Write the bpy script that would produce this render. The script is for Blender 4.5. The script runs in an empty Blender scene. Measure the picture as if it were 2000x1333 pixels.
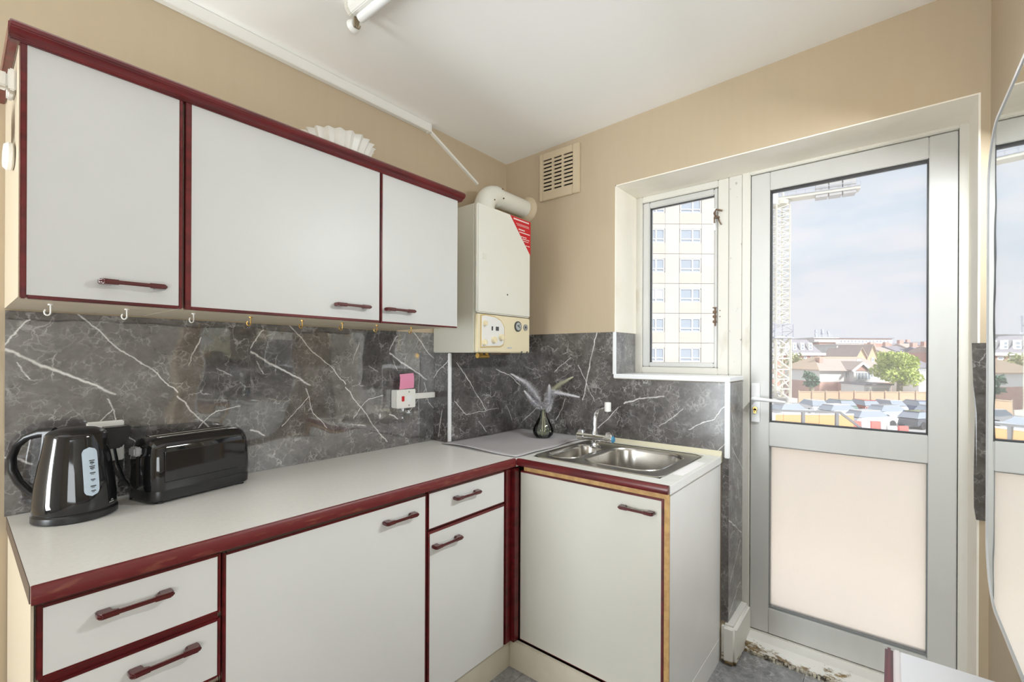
import bpy, bmesh, math, random
from mathutils import Vector, Matrix
random.seed(7)
S = bpy.context.scene
COL = S.collection
PI = math.pi

# ------------------------------------------------------------------ camera, sky, lights, exposure
CAM = Vector((-2.1606, -1.8314, 1.3342)); YAW = 0.689; F = 899.95; V0 = 696.66
FW = Vector((math.cos(YAW), math.sin(YAW), 0)); RT = Vector((math.sin(YAW), -math.cos(YAW), 0))
cd = bpy.data.cameras.new('camera'); cam = bpy.data.objects.new('camera', cd); COL.objects.link(cam)
cd.sensor_width = 36; cd.lens = 36 * F / 2000; cd.shift_y = (V0 - 666.5) / 2000; cd.clip_start = .02; cd.clip_end = 3000
cam.location = CAM
cam.rotation_euler = (PI/2, -0.0042, YAW - PI/2)
S.camera = cam
S.view_settings.view_transform = 'Standard'; S.view_settings.look = 'None'
S.view_settings.gamma = 1; S.view_settings.use_curve_mapping = False
S.view_settings.exposure = 0.47
S.cycles.use_denoising = True
S.cycles.max_bounces = 10; S.cycles.diffuse_bounces = 6; S.cycles.glossy_bounces = 5
S.cycles.transparent_max_bounces = 16; S.cycles.transmission_bounces = 8
S.cycles.caustics_reflective = False; S.cycles.caustics_refractive = False
S.cycles.sample_clamp_indirect = 6

W = bpy.data.worlds.new('overcast_sky'); S.world = W; W.use_nodes = True
nt = W.node_tree; nt.nodes.clear()
def N(t, ty, **kw):
    n = t.nodes.new(ty)
    for k, v in kw.items(): setattr(n, k, v)
    return n
tc = N(nt, 'ShaderNodeTexCoord'); sep = N(nt, 'ShaderNodeSeparateXYZ'); nt.links.new(tc.outputs['Generated'], sep.inputs[0])
rmp = N(nt, 'ShaderNodeValToRGB'); e = rmp.color_ramp.elements
e[0].position = 0.0; e[0].color = (.80, .83, .90, 1); e[1].position = 1.0; e[1].color = (.60, .68, .82, 1)
k = e.new(.25); k.color = (.62, .74, .87, 1); k = e.new(.5); k.color = (.78, .80, .87, 1)
nt.links.new(sep.outputs['Z'], rmp.inputs[0])
mp = N(nt, 'ShaderNodeMapping'); mp.inputs['Scale'].default_value = (2.2, 2.2, 8.5); nt.links.new(tc.outputs['Generated'], mp.inputs[0])
no = N(nt, 'ShaderNodeTexNoise'); no.inputs['Scale'].default_value = 1.6; no.inputs['Detail'].default_value = 6; no.inputs['Roughness'].default_value = .55
nt.links.new(mp.outputs[0], no.inputs[0])
cr = N(nt, 'ShaderNodeMapRange'); cr.inputs[1].default_value = .40; cr.inputs[2].default_value = .62; nt.links.new(no.outputs[0], cr.inputs[0])
mx = N(nt, 'ShaderNodeMix', data_type='RGBA'); mx.inputs['B'].default_value = (.90, .88, .92, 1)
nt.links.new(cr.outputs[0], mx.inputs['Factor']); nt.links.new(rmp.outputs[0], mx.inputs['A'])
bg = N(nt, 'ShaderNodeBackground'); bg.inputs[1].default_value = 0.82; nt.links.new(mx.outputs['Result'], bg.inputs[0])
wo = N(nt, 'ShaderNodeOutputWorld'); nt.links.new(bg.outputs[0], wo.inputs[0])

def lamp(name, ty, loc, direction, energy, color=(1, 1, 1), **kw):
    d = bpy.data.lights.new(name, ty); d.energy = energy; d.color = color
    for k, v in kw.items(): setattr(d, k, v)
    o = bpy.data.objects.new(name, d); COL.objects.link(o); o.location = loc
    o.rotation_euler = Vector(direction).to_track_quat('-Z', 'Y').to_euler()
    return o
lamp('sun', 'SUN', (0, 0, 30), (.30, .82, -.60), 4.3, (1, .96, .90), angle=math.radians(6))
# added fill light, shining in through an opening made in the right wall
lamp('fill_right_opening', 'AREA', (-3.05, -2.95, 1.0), (.62, 1, .85), 31, (.90, .96, 1), shape='RECTANGLE', size=1.3, size_y=1.3)
# unseen fill light added high at the right wall, above the frame
lamp('fill_right_high', 'AREA', (-.50, -2.045, 2.10), (0, .55, -1), 13.5, (.90, .965, 1), shape='RECTANGLE', size=.45, size_y=.06)
# added fill light behind the camera, entering by a gap in the back wall
lamp('fill_back_opening', 'AREA', (-4.35, -.32, 1.15), (1, -.25, .62), 62, (.90, .96, 1), shape='RECTANGLE', size=.55, size_y=1.9)

# ------------------------------------------------------------------ materials
def mat(name, col=(.8, .8, .8), rough=.5, metal=0., **kw):
    m = bpy.data.materials.new(name); m.use_nodes = True
    b = m.node_tree.nodes['Principled BSDF']
    b.inputs['Base Color'].default_value = (*col, 1); b.inputs['Roughness'].default_value = rough; b.inputs['Metallic'].default_value = metal
    for k, v in kw.items(): b.inputs[k].default_value = v
    return m
def noise_color(m, c2, scale=8, lo=.4, hi=.65, stretch=(1, 1, 1), detail=5, bump=0., rough2=None):
    t = m.node_tree; b = t.nodes['Principled BSDF']; c1 = b.inputs['Base Color'].default_value[:]
    tc = N(t, 'ShaderNodeTexCoord'); mp = N(t, 'ShaderNodeMapping'); mp.inputs['Scale'].default_value = stretch
    t.links.new(tc.outputs['Object'], mp.inputs[0])
    n = N(t, 'ShaderNodeTexNoise'); n.inputs['Scale'].default_value = scale; n.inputs['Detail'].default_value = detail
    t.links.new(mp.outputs[0], n.inputs[0])
    r = N(t, 'ShaderNodeMapRange'); r.inputs[1].default_value = lo; r.inputs[2].default_value = hi; t.links.new(n.outputs[0], r.inputs[0])
    x = N(t, 'ShaderNodeMix', data_type='RGBA'); x.inputs['A'].default_value = c1; x.inputs['B'].default_value = (*c2, 1)
    t.links.new(r.outputs[0], x.inputs['Factor']); t.links.new(x.outputs['Result'], b.inputs['Base Color'])
    if bump:
        bp = N(t, 'ShaderNodeBump'); bp.inputs['Strength'].default_value = bump; bp.inputs['Distance'].default_value = .01
        t.links.new(n.outputs[0], bp.inputs['Height']); t.links.new(bp.outputs[0], b.inputs['Normal'])
    if rough2 is not None:
        rr = N(t, 'ShaderNodeMapRange'); rr.inputs[3].default_value = b.inputs['Roughness'].default_value; rr.inputs[4].default_value = rough2
        t.links.new(r.outputs[0], rr.inputs[0]); t.links.new(rr.outputs[0], b.inputs['Roughness'])
    return m
# vein group: distance to a segment
vg = bpy.data.node_groups.new('vein_segment', 'ShaderNodeTree')
for nm, ty in (('P', 'NodeSocketVector'), ('A', 'NodeSocketVector'), ('BA', 'NodeSocketVector'), ('Inv', 'NodeSocketFloat'), ('Width', 'NodeSocketFloat')):
    vg.interface.new_socket(nm, in_out='INPUT', socket_type=ty)
vg.interface.new_socket('Mask', in_out='OUTPUT', socket_type='NodeSocketFloat')
gi = N(vg, 'NodeGroupInput'); go = N(vg, 'NodeGroupOutput')
s1 = N(vg, 'ShaderNodeVectorMath', operation='SUBTRACT'); vg.links.new(gi.outputs['P'], s1.inputs[0]); vg.links.new(gi.outputs['A'], s1.inputs[1])
d1 = N(vg, 'ShaderNodeVectorMath', operation='DOT_PRODUCT'); vg.links.new(s1.outputs[0], d1.inputs[0]); vg.links.new(gi.outputs['BA'], d1.inputs[1])
m1 = N(vg, 'ShaderNodeMath', operation='MULTIPLY', use_clamp=True); vg.links.new(d1.outputs['Value'], m1.inputs[0]); vg.links.new(gi.outputs['Inv'], m1.inputs[1])
s2 = N(vg, 'ShaderNodeVectorMath', operation='SCALE'); vg.links.new(gi.outputs['BA'], s2.inputs[0]); vg.links.new(m1.outputs[0], s2.inputs['Scale'])
s3 = N(vg, 'ShaderNodeVectorMath', operation='SUBTRACT'); vg.links.new(s1.outputs[0], s3.inputs[0]); vg.links.new(s2.outputs[0], s3.inputs[1])
l1 = N(vg, 'ShaderNodeVectorMath', operation='LENGTH'); vg.links.new(s3.outputs[0], l1.inputs[0])
dv = N(vg, 'ShaderNodeMath', operation='DIVIDE'); vg.links.new(l1.outputs['Value'], dv.inputs[0]); vg.links.new(gi.outputs['Width'], dv.inputs[1])
iv = N(vg, 'ShaderNodeMath', operation='SUBTRACT', use_clamp=True); iv.inputs[0].default_value = 1.25; vg.links.new(dv.outputs[0], iv.inputs[1])
vg.links.new(iv.outputs[0], go.inputs[0])

def marble(name, veins, axis='X', period=None, origin=0., base=(.085, .078, .074), light=(.21, .20, .19), rough=.16, wave=.0, seed=0., vein=(.72, .70, .68), gain=1., spec=.55, coat=0.):
    """dark grey stone-print vinyl: mottled ground, web of hair veins, drawn main veins at u (x or y) and z"""
    m = bpy.data.materials.new(name); m.use_nodes = True; t = m.node_tree; b = t.nodes['Principled BSDF']
    b.inputs['Roughness'].default_value = rough; b.inputs['Specular IOR Level'].default_value = spec
    tc = N(t, 'ShaderNodeTexCoord'); sp = N(t, 'ShaderNodeSeparateXYZ'); t.links.new(tc.outputs['Object'], sp.inputs[0])
    u = sp.outputs[axis]; v = sp.outputs['Z' if axis != 'F' else 'Y'] if axis != 'F' else sp.outputs['Y']
    if period:
        a = N(t, 'ShaderNodeMath', operation='SUBTRACT'); t.links.new(u, a.inputs[0]); a.inputs[1].default_value = origin
        w = N(t, 'ShaderNodeMath', operation='FLOORED_MODULO'); t.links.new(a.outputs[0], w.inputs[0]); w.inputs[1].default_value = period
        u = w.outputs[0]
    cb = N(t, 'ShaderNodeCombineXYZ'); t.links.new(u, cb.inputs[0]); t.links.new(v, cb.inputs[1]); cb.inputs[2].default_value = seed
    P = cb.outputs[0]
    def noise(scale, detail, ro=.6, dist=0.):
        n = N(t, 'ShaderNodeTexNoise'); n.inputs['Scale'].default_value = scale; n.inputs['Detail'].default_value = detail
        n.inputs['Roughness'].default_value = ro; n.inputs['Distortion'].default_value = dist; t.links.new(P, n.inputs[0]); return n
    def mr(x, a, b_, c=0., d=1.):
        r = N(t, 'ShaderNodeMapRange'); t.links.new(x, r.inputs[0])
        for i, q in enumerate((a, b_, c, d)): r.inputs[i+1].default_value = q
        return r.outputs[0]
    def mth(op, x, y):
        n = N(t, 'ShaderNodeMath', operation=op)
        for i, q in enumerate((x, y)):
            if isinstance(q, (int, float)): n.inputs[i].default_value = q
            else: t.links.new(q, n.inputs[i])
        return n.outputs[0]
    n1 = noise(7, 8, .68, .6); n2 = noise(38, 6, .7, .3); wn = noise(11, 5, .6); wn2 = noise(9, 4, .6)
    mott = mth('ADD', mth('MULTIPLY', mr(n1.outputs[0], .38, .64), .60), mth('MULTIPLY', mr(n2.outputs[0], .36, .68), .40))
    # crackle: warped cell borders, broken up by clouds
    def warp(scale, amt):
        n = noise(scale, 4, .6); a = N(t, 'ShaderNodeVectorMath', operation='SUBTRACT'); t.links.new(n.outputs['Color'], a.inputs[0]); a.inputs[1].default_value = (.5, .5, .5)
        b2 = N(t, 'ShaderNodeVectorMath', operation='MULTIPLY'); t.links.new(a.outputs[0], b2.inputs[0]); b2.inputs[1].default_value = (amt, amt, 0)
        c = N(t, 'ShaderNodeVectorMath', operation='ADD'); t.links.new(P, c.inputs[0]); t.links.new(b2.outputs[0], c.inputs[1]); return c.outputs[0]
    def crack(scale, width, wsc, amt, nsc, lo, hi):
        vo = N(t, 'ShaderNodeTexVoronoi', feature='DISTANCE_TO_EDGE'); vo.inputs['Scale'].default_value = scale; t.links.new(warp(wsc, amt), vo.inputs['Vector'])
        return mth('MULTIPLY', mr(vo.outputs['Distance'], 0, width, 1, 0), mr(noise(nsc, 3, .6).outputs[0], lo, hi))
    hair = mth('MAXIMUM', mth('MULTIPLY', crack(7, .022, 9, .16, 6, .50, .66), .62), mth('MULTIPLY', crack(22, .045, 24, .07, 10, .47, .64), .50))
    hair = mth('MAXIMUM', hair, mth('MULTIPLY', crack(48, .10, 40, .03, 14, .50, .68), .42))
    # wiggled coordinates for drawn veins
    wv = N(t, 'ShaderNodeVectorMath', operation='SUBTRACT'); t.links.new(wn.outputs['Color'], wv.inputs[0]); wv.inputs[1].default_value = (.5, .5, .5)
    ws = N(t, 'ShaderNodeVectorMath', operation='MULTIPLY'); t.links.new(wv.outputs[0], ws.inputs[0]); ws.inputs[1].default_value = (.034, .034, 0)
    wa = N(t, 'ShaderNodeVectorMath', operation='ADD'); t.links.new(P, wa.inputs[0]); t.links.new(ws.outputs[0], wa.inputs[1])
    acc = hair
    for line in veins:
        wd = line[0]
        for (a, c) in zip(line[1:], line[2:]):
            g = N(t, 'ShaderNodeGroup'); g.node_tree = vg; t.links.new(wa.outputs[0], g.inputs['P'])
            bx, by = c[0]-a[0], c[1]-a[1]
            g.inputs['A'].default_value = (a[0], a[1], seed); g.inputs['BA'].default_value = (bx, by, 0)
            g.inputs['Inv'].default_value = 1/(bx*bx + by*by); g.inputs['Width'].default_value = wd*.62
            acc = mth('MAXIMUM', acc, mth('MULTIPLY', g.outputs[0], gain))
    acc = mth('MULTIPLY', acc, mr(wn2.outputs[0], .34, .52, .35, 1))
    x = N(t, 'ShaderNodeMix', data_type='RGBA'); x.inputs['A'].default_value = (*base, 1); x.inputs['B'].default_value = (*light, 1); t.links.new(mott, x.inputs['Factor'])
    y = N(t, 'ShaderNodeMix', data_type='RGBA'); y.inputs['B'].default_value = (*vein, 1); t.links.new(x.outputs['Result'], y.inputs['A']); t.links.new(acc, y.inputs['Factor'])
    t.links.new(y.outputs['Result'], b.inputs['Base Color'])
    b.inputs['Coat Weight'].default_value = coat; b.inputs['Coat Roughness'].default_value = .02; b.inputs['Coat IOR'].default_value = 1.95
    if wave:
        nw = N(t, 'ShaderNodeTexNoise'); nw.inputs['Scale'].default_value = 5.5; nw.inputs['Detail'].default_value = 1.5; t.links.new(tc.outputs['Object'], nw.inputs[0])
        bp = N(t, 'ShaderNodeBump'); bp.inputs['Strength'].default_value = wave; bp.inputs['Distance'].default_value = .02
        t.links.new(nw.outputs[0], bp.inputs['Height']); t.links.new(bp.outputs[0], b.inputs['Normal']); t.links.new(bp.outputs[0], b.inputs['Coat Normal'])
    return m

M = {}
M['wallpaper'] = noise_color(mat('wallpaper', (.49, .395, .275), .75), (.50, .405, .284), 30, .35, .65, (1, 1, .12), 3, .04)
M['reveal'] = noise_color(mat('reveal_paint', (.92, .87, .77), .6), (.86, .80, .68), 5, .5, .75)
M['ceiling'] = noise_color(mat('ceiling_paint', (.92, .91, .885), .8), (.93, .92, .90), 2, .4, .6)
M['plain'] = mat('plain_paint', (.84, .82, .77), .8)
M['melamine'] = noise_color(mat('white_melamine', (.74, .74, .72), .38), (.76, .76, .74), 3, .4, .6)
M['wall_door'] = noise_color(mat('dimmed_cabinet_white', (.57, .57, .555), .4), (.59, .59, .575), 3, .4, .6)  # cabinet white darkened to offset the excess light on the upper doors
M['carcass'] = mat('cream_carcass', (.54, .465, .35), .5)
M['sidepanel'] = noise_color(mat('end_panel_white', (.88, .88, .87), .4), (.85, .84, .82), 4)
M['burgundy'] = noise_color(mat('burgundy_lacquer', (.135, .009, .011), .28, **{'Coat Weight': .25, 'Coat Roughness': .15}), (.060, .005, .006), 14, .4, .7, (.4, 3, 3))
M['burgundy_worn'] = noise_color(mat('worn_burgundy_edge', (.140, .015, .016), .42), (.24, .075, .045), 38, .55, .76, (.5, 2, 3), 9)
M['handle'] = mat('handle_burgundy', (.085, .010, .011), .28, **{'Coat Weight': .5, 'Coat Roughness': .12})
M['chipboard'] = noise_color(mat('raw_board_edge', (.58, .36, .14), .6), (.45, .26, .10), 40)
M['worktop'] = noise_color(mat('worktop_laminate', (.80, .79, .76), .33), (.76, .75, .72), 90, .35, .7)
M['plinth'] = noise_color(mat('cream_plinth', (.66, .61, .50), .5), (.60, .54, .43), 6)
M['upvc'] = noise_color(mat('door_frame_grey_white', (.585, .58, .56), .35), (.55, .545, .52), 9, .5, .75, (1, 1, .3))
M['oldframe'] = noise_color(mat('aged_frame_paint', (.68, .66, .60), .5), (.52, .46, .36), 11, .60, .78, (1, 1, .35), 8)
M['dirtyframe'] = noise_color(mat('mouldy_frame_paint', (.66, .64, .59), .5), (.20, .17, .13), 42, .66, .76, (1, 1, .6), 9)
M['whitetrim'] = mat('white_plastic_trim', (.82, .83, .84), .35)
M['gasket'] = mat('black_gasket', (.03, .03, .03), .5)
M['white'] = mat('white_plastic', (.80, .79, .75), .35)
M['cream'] = mat('cream_plastic', (.80, .71, .50), .4)
M['boiler'] = mat('boiler_enamel', (.76, .75, .68), .22)
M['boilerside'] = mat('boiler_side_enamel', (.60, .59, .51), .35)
M['panelprint'] = mat('control_panel_print', (.80, .79, .76), .4)
M['red'] = mat('red_print', (.55, .012, .02), .4)
M['print'] = mat('white_print', (.85, .80, .78), .5)
M['darkprint'] = mat('dark_print', (.05, .055, .06), .5)
M['grey'] = mat('grey_plastic', (.33, .33, .33), .4)
M['chrome'] = mat('chrome', (.85, .86, .88), .07, 1.)
M['steel'] = noise_color(mat('brushed_steel', (.62, .60, .57), .24, 1.), (.56, .54, .51), 20, .4, .6, (1, 12, 1))
M['brass'] = mat('brass', (.68, .42, .12), .28, 1.)
M['rust'] = mat('rusty_metal', (.16, .10, .06), .7)
M['black'] = mat('gloss_black_plastic', (.010, .010, .011), .06, **{'Coat Weight': .3, 'Coat Roughness': .03})
M['matblack'] = mat('satin_black_plastic', (.014, .014, .015), .3)
M['waterwindow'] = mat('water_gauge_blue', (.50, .60, .70), .3)
M['pink'] = mat('pink_paper', (.80, .30, .46), .7)
M['mat'] = noise_color(mat('grey_vinyl_mat', (.50, .48, .50), .5), (.46, .445, .455), 4)
M['bowl'] = mat('white_ceramic', (.78, .76, .71), .35)
M['dark'] = mat('dark_void', (.012, .009, .006), .8)
M['ventpaint'] = mat('vent_beige', (.60, .49, .34), .55)
M['bluecap'] = mat('blue_plastic', (.04, .25, .42), .3)
M['tan'] = mat('dried_stem', (.50, .44, .30), .7)
M['plume'] = noise_color(mat('plume_lilac_grey', (.80, .785, .81), .9), (.68, .665, .68), 60)
M['plume_olive'] = noise_color(mat('plume_olive', (.60, .58, .44), .9), (.50, .48, .36), 60)
M['sea'] = mat('green_water', (.20, .23, .10), .2, **{'Transmission Weight': .7})
M['mirror'] = mat('mirror_glass', (.90, .93, .92), .015, 1.)

def glass(name, tint=(.97, .99, 1), film=0.):
    m = bpy.data.materials.new(name); m.use_nodes = True; t = m.node_tree; t.nodes.clear()
    o = N(t, 'ShaderNodeOutputMaterial'); x = N(t, 'ShaderNodeMixShader'); tr = N(t, 'ShaderNodeBsdfTransparent'); gl = N(t, 'ShaderNodeBsdfGlossy')
    tr.inputs[0].default_value = (*tint, 1); gl.inputs['Roughness'].default_value = .01
    lw = N(t, 'ShaderNodeFresnel'); lw.inputs[0].default_value = 1.45
    if film:   # white scattering film added to wash out the view as glare does
        fx = N(t, 'ShaderNodeMixShader'); fx.inputs[0].default_value = film; tl = N(t, 'ShaderNodeBsdfTranslucent'); tl.inputs[0].default_value = (.95, .95, .95, 1)
        t.links.new(tr.outputs[0], fx.inputs[1]); t.links.new(tl.outputs[0], fx.inputs[2]); tr = fx
    t.links.new(lw.outputs[0], x.inputs[0]); t.links.new(tr.outputs[0], x.inputs[1]); t.links.new(gl.outputs[0], x.inputs[2]); t.links.new(x.outputs[0], o.inputs[0])
    return m
M['glass'] = glass('clear_glass', film=.14)
def frosted():
    m = bpy.data.materials.new('frosted_glass'); m.use_nodes = True; t = m.node_tree; t.nodes.clear()
    o = N(t, 'ShaderNodeOutputMaterial'); x = N(t, 'ShaderNodeMixShader'); tl = N(t, 'ShaderNodeBsdfTranslucent'); rf = N(t, 'ShaderNodeBsdfRefraction')
    tl.inputs[0].default_value = (1, .97, .93, 1); rf.inputs['Color'].default_value = (1, .985, .96, 1); rf.inputs['Roughness'].default_value = .42; rf.inputs['IOR'].default_value = 1.25
    tc = N(t, 'ShaderNodeTexCoord'); n = N(t, 'ShaderNodeTexNoise'); n.inputs['Scale'].default_value = 160; n.inputs['Detail'].default_value = 3
    mp = N(t, 'ShaderNodeMapping'); mp.inputs['Scale'].default_value = (1, 1, .35); t.links.new(tc.outputs['Object'], mp.inputs[0]); t.links.new(mp.outputs[0], n.inputs[0])
    bp = N(t, 'ShaderNodeBump'); bp.inputs['Strength'].default_value = .35; bp.inputs['Distance'].default_value = .004; t.links.new(n.outputs[0], bp.inputs['Height'])
    t.links.new(bp.outputs[0], rf.inputs['Normal'])
    x.inputs[0].default_value = .5; t.links.new(rf.outputs[0], x.inputs[1]); t.links.new(tl.outputs[0], x.inputs[2]); t.links.new(x.outputs[0], o.inputs[0])
    return m
M['frosted'] = frosted()

# stone prints, veins as (width, (u,z), (u,z) ...)
vl = [(.0065, (.0, 1.345), (.075, 1.30), (.14, 1.268), (.225, 1.217)), (.004, (.14, 1.456), (.237, 1.35), (.32, 1.284), (.385, 1.21)),
      (.0045, (.385, 1.197), (.47, 1.093), (.55, .99), (.60, .93)), (.004, (.0, 1.356), (.012, 1.38), (.05, 1.428)), (.003, (.30, 1.03), (.24, 1.10), (.21, 1.20)),
      (.005, (.0, 1.06), (.05, 1.035)), (.003, (.45, 1.40), (.42, 1.30)), (.0035, (.505, 1.29), (.55, 1.26)), (.003, (.42, 1.06), (.50, 1.14), (.58, 1.15)), (.003, (.02, 1.31), (.05, 1.27)),
      (.003, (.12, 1.06), (.17, 1.11), (.22, 1.17))]
M['marble_left'] = marble('stone_print_left', vl, 'X', .61, -2.072, rough=.07, wave=.12, base=(.056, .052, .050), light=(.175, .166, .162), spec=.8, coat=1.)
vp = [(.0045, (-.523, 1.301), (-.443, 1.206), (-.305, 1.045)), (.005, (-.22, 1.262), (-.198, 1.253), (-.107, 1.226), (.0, 1.155)), (.004, (-.54, 1.10), (-.46, 1.03)), (.003, (-.46, 1.03), (-.2, 1.045)), (.003, (-.36, .985), (-.30, .92)), (.003, (-.13, 1.05), (-.08, .96))]
M['marble_pier'] = marble('stone_print_pier', vp, 'X', rough=.2, seed=3., base=(.055, .050, .048), light=(.15, .14, .135))
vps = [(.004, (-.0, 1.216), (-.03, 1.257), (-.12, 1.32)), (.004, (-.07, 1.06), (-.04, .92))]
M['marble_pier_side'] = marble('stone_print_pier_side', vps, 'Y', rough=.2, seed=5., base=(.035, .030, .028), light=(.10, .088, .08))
vw = [(.0055, (-.633, 1.46), (-.620, 1.40), (-.598, 1.323), (-.55, 1.10)), (.0045, (-.76, 1.075), (-.70, 1.01), (-.61, .93)), (.006, (-.79, 1.095), (-.87, 1.128), (-.994, 1.145)),
      (.0035, (-1.084, 1.09), (-.974, .998)), (.0035, (-1.29, 1.155), (-1.22, 1.06), (-1.11, 1.0)), (.0045, (-.436, 1.102), (-.41, 1.04), (-.378, .978)), (.0035, (-.25, 1.04), (-.128, .945)),
      (.003, (-1.241, .919), (-1.283, .964)), (.0035, (-.47, 1.33), (-.37, 1.25)), (.003, (-.52, 1.29), (-.62, 1.10))]
M['marble_window'] = marble('stone_print_window', vw, 'Y', rough=.22, seed=8., base=(.055, .049, .046), light=(.17, .158, .15))
vr = [(.004, (.02, 1.12), (.13, .93)), (.005, (.0, .62), (.22, .50)), (.005, (.03, .34), (.2, .47)), (.004, (.05, .93), (.24, .80)), (.005, (.02, .2), (.2, .28))]
M['marble_reveal'] = marble('stone_print_reveal', vr, 'X', rough=.2, seed=11., base=(.12, .115, .115), light=(.30, .295, .29))
vf = [(.006, (.0, -1.2), (.05, -1.45), (.1, -1.9)), (.005, (-.6, -.6), (-.5, -.75)), (.004, (-.2, -1.4), (-.1, -1.7))]
def floor_mat():
    m = marble('stone_print_floor', [], 'X', rough=.22, seed=2., base=(.15, .148, .148), light=(.38, .38, .385))
    t = m.node_tree
    for n in list(t.nodes):
        if n.type == 'COMBXYZ':
            s = [k for k in t.nodes if k.type == 'SEPXYZ'][0]
            t.links.new(s.outputs['Y'], n.inputs[1])
    return m
M['marble_floor'] = floor_mat()

# ------------------------------------------------------------------ mesh builder
class MB:
    def __init__(s): s.bm = bmesh.new()
    def box(s, x0, x1, y0, y1, z0, z1, mt=None):
        v = [s.bm.verts.new(p) for p in ((x0, y0, z0), (x1, y0, z0), (x1, y1, z0), (x0, y1, z0), (x0, y0, z1), (x1, y0, z1), (x1, y1, z1), (x0, y1, z1))]
        for f in ((3, 2, 1, 0), (4, 5, 6, 7), (0, 1, 5, 4), (1, 2, 6, 5), (2, 3, 7, 6), (3, 0, 4, 7)): s.bm.faces.new([v[i] for i in f])
        return s
    def cyl(s, p, q, r, r2=None, n=16, cap=True):
        p, q = Vector(p), Vector(q); r2 = r if r2 is None else r2
        z = (q-p).normalized(); x = z.orthogonal().normalized(); y = z.cross(x)
        a, b = [], []
        for i in range(n):
            d = x*math.cos(2*PI*i/n) + y*math.sin(2*PI*i/n)
            a.append(s.bm.verts.new(p + d*r)); b.append(s.bm.verts.new(q + d*r2))
        for i in range(n): s.bm.faces.new((a[i], a[(i+1) % n], b[(i+1) % n], b[i]))
        if cap: s.bm.faces.new(a[::-1]); s.bm.faces.new(b)
        return s
    def bar(s, p, q, w, h=None, up=(0, 0, 1)):
        p, q = Vector(p), Vector(q); h = w if h is None else h
        z = (q-p).normalized(); x = z.cross(Vector(up))
        x = x.normalized() if x.length > 1e-4 else z.orthogonal().normalized()
        y = x.cross(z)
        v = [s.bm.verts.new(c + x*w*i/2 + y*h*j/2) for c in (p, q) for i, j in ((-1, -1), (1, -1), (1, 1), (-1, 1))]
        for f in ((3, 2, 1, 0), (4, 5, 6, 7), (0, 1, 5, 4), (1, 2, 6, 5), (2, 3, 7, 6), (3, 0, 4, 7)): s.bm.faces.new([v[i] for i in f])
        return s
    def tube(s, pts, r, n=10, closed=False, squash=None):
        pts = [Vector(p) for p in pts]; R = r if isinstance(r, (list, tuple)) else [r]*len(pts)
        rings = []; px = None
        for i, p in enumerate(pts):
            t = (pts[min(i+1, len(pts)-1)] - pts[max(i-1, 0)]).normalized()
            if px is None: px = t.orthogonal().normalized()
            px = (px - t*px.dot(t)).normalized(); py = t.cross(px)
            rings.append([s.bm.verts.new(p + (px*math.cos(2*PI*k/n) + py*math.sin(2*PI*k/n))*R[i]) for k in range(n)])
        for a, b in zip(rings, rings[1:]):
            for k in range(n): s.bm.faces.new((a[k], a[(k+1) % n], b[(k+1) % n], b[k]))
        s.bm.faces.new(rings[0][::-1]); s.bm.faces.new(rings[-1])
        return s
    def lathe(s, prof, c=(0, 0, 0), n=32, sx=1., sy=1., flute=0., nf=0, cap0=True, cap1=True):
        c = Vector(c); rings = []
        for (r, z) in prof:
            ring = []
            for k in range(n):
                a = 2*PI*k/n; rr = r*(1 + flute*math.cos(nf*a)) if nf else r
                ring.append(s.bm.verts.new(c + Vector((rr*sx*math.cos(a), rr*sy*math.sin(a), z))))
            rings.append(ring)
        for a, b in zip(rings, rings[1:]):
            for k in range(n): s.bm.faces.new((a[k], a[(k+1) % n], b[(k+1) % n], b[k]))
        if cap0: s.bm.faces.new(rings[0][::-1])
        if cap1: s.bm.faces.new(rings[-1])
        return s
    def prism(s, poly, axis, a, b):
        """poly in the two other axes (xz for axis y, xy for z, yz for x)"""
        def P(q, h):
            return {'y': (q[0], h, q[1]), 'z': (q[0], q[1], h), 'x': (h, q[0], q[1])}[axis]
        A = [s.bm.verts.new(P(q, a)) for q in poly]; B = [s.bm.verts.new(P(q, b)) for q in poly]; n = len(poly)
        for i in range(n): s.bm.faces.new((A[i], A[(i+1) % n], B[(i+1) % n], B[i]))
        s.bm.faces.new(A[::-1]); s.bm.faces.new(B)
        return s
    def loft(s, rings, cap=True):
        R = [[s.bm.verts.new(p) for p in r] for r in rings]; n = len(R[0])
        for a, b in zip(R, R[1:]):
            for k in range(n): s.bm.faces.new((a[k], a[(k+1) % n], b[(k+1) % n], b[k]))
        if cap: s.bm.faces.new(R[0][::-1]); s.bm.faces.new(R[-1])
        return s
    def tri(s, a, b, c):
        s.bm.faces.new([s.bm.verts.new(p) for p in (a, b, c)]); return s
    def quad(s, *p):
        s.bm.faces.new([s.bm.verts.new(q) for q in p]); return s
    def xf(s, mtx): s.bm.transform(mtx); return s
    def build(s, name, m, parent=None, smooth=False, bevel=0., seg=2, fix=True):
        if fix: bmesh.ops.recalc_face_normals(s.bm, faces=s.bm.faces)
        if bevel:
            bmesh.ops.bevel(s.bm, geom=[e for e in s.bm.edges if len(e.link_faces) == 2 and e.calc_face_angle(0) > .5], offset=bevel, segments=seg, affect='EDGES', clamp_overlap=True)
        me = bpy.data.meshes.new(name); s.bm.to_mesh(me); s.bm.free()
        me.materials.append(M[m] if isinstance(m, str) else m)
        if smooth or bevel:
            me.polygons.foreach_set('use_smooth', [True]*len(me.polygons))
            me.set_sharp_from_angle(angle=math.radians(38))
        o = bpy.data.objects.new(name, me); COL.objects.link(o)
        if parent: o.parent = parent
        return o
def tag(o, label=None, cat=None, group=None, kind=None):
    for k, v in (('label', label), ('category', cat), ('group', group), ('kind', kind)):
        if v: o[k] = v
    return o
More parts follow.
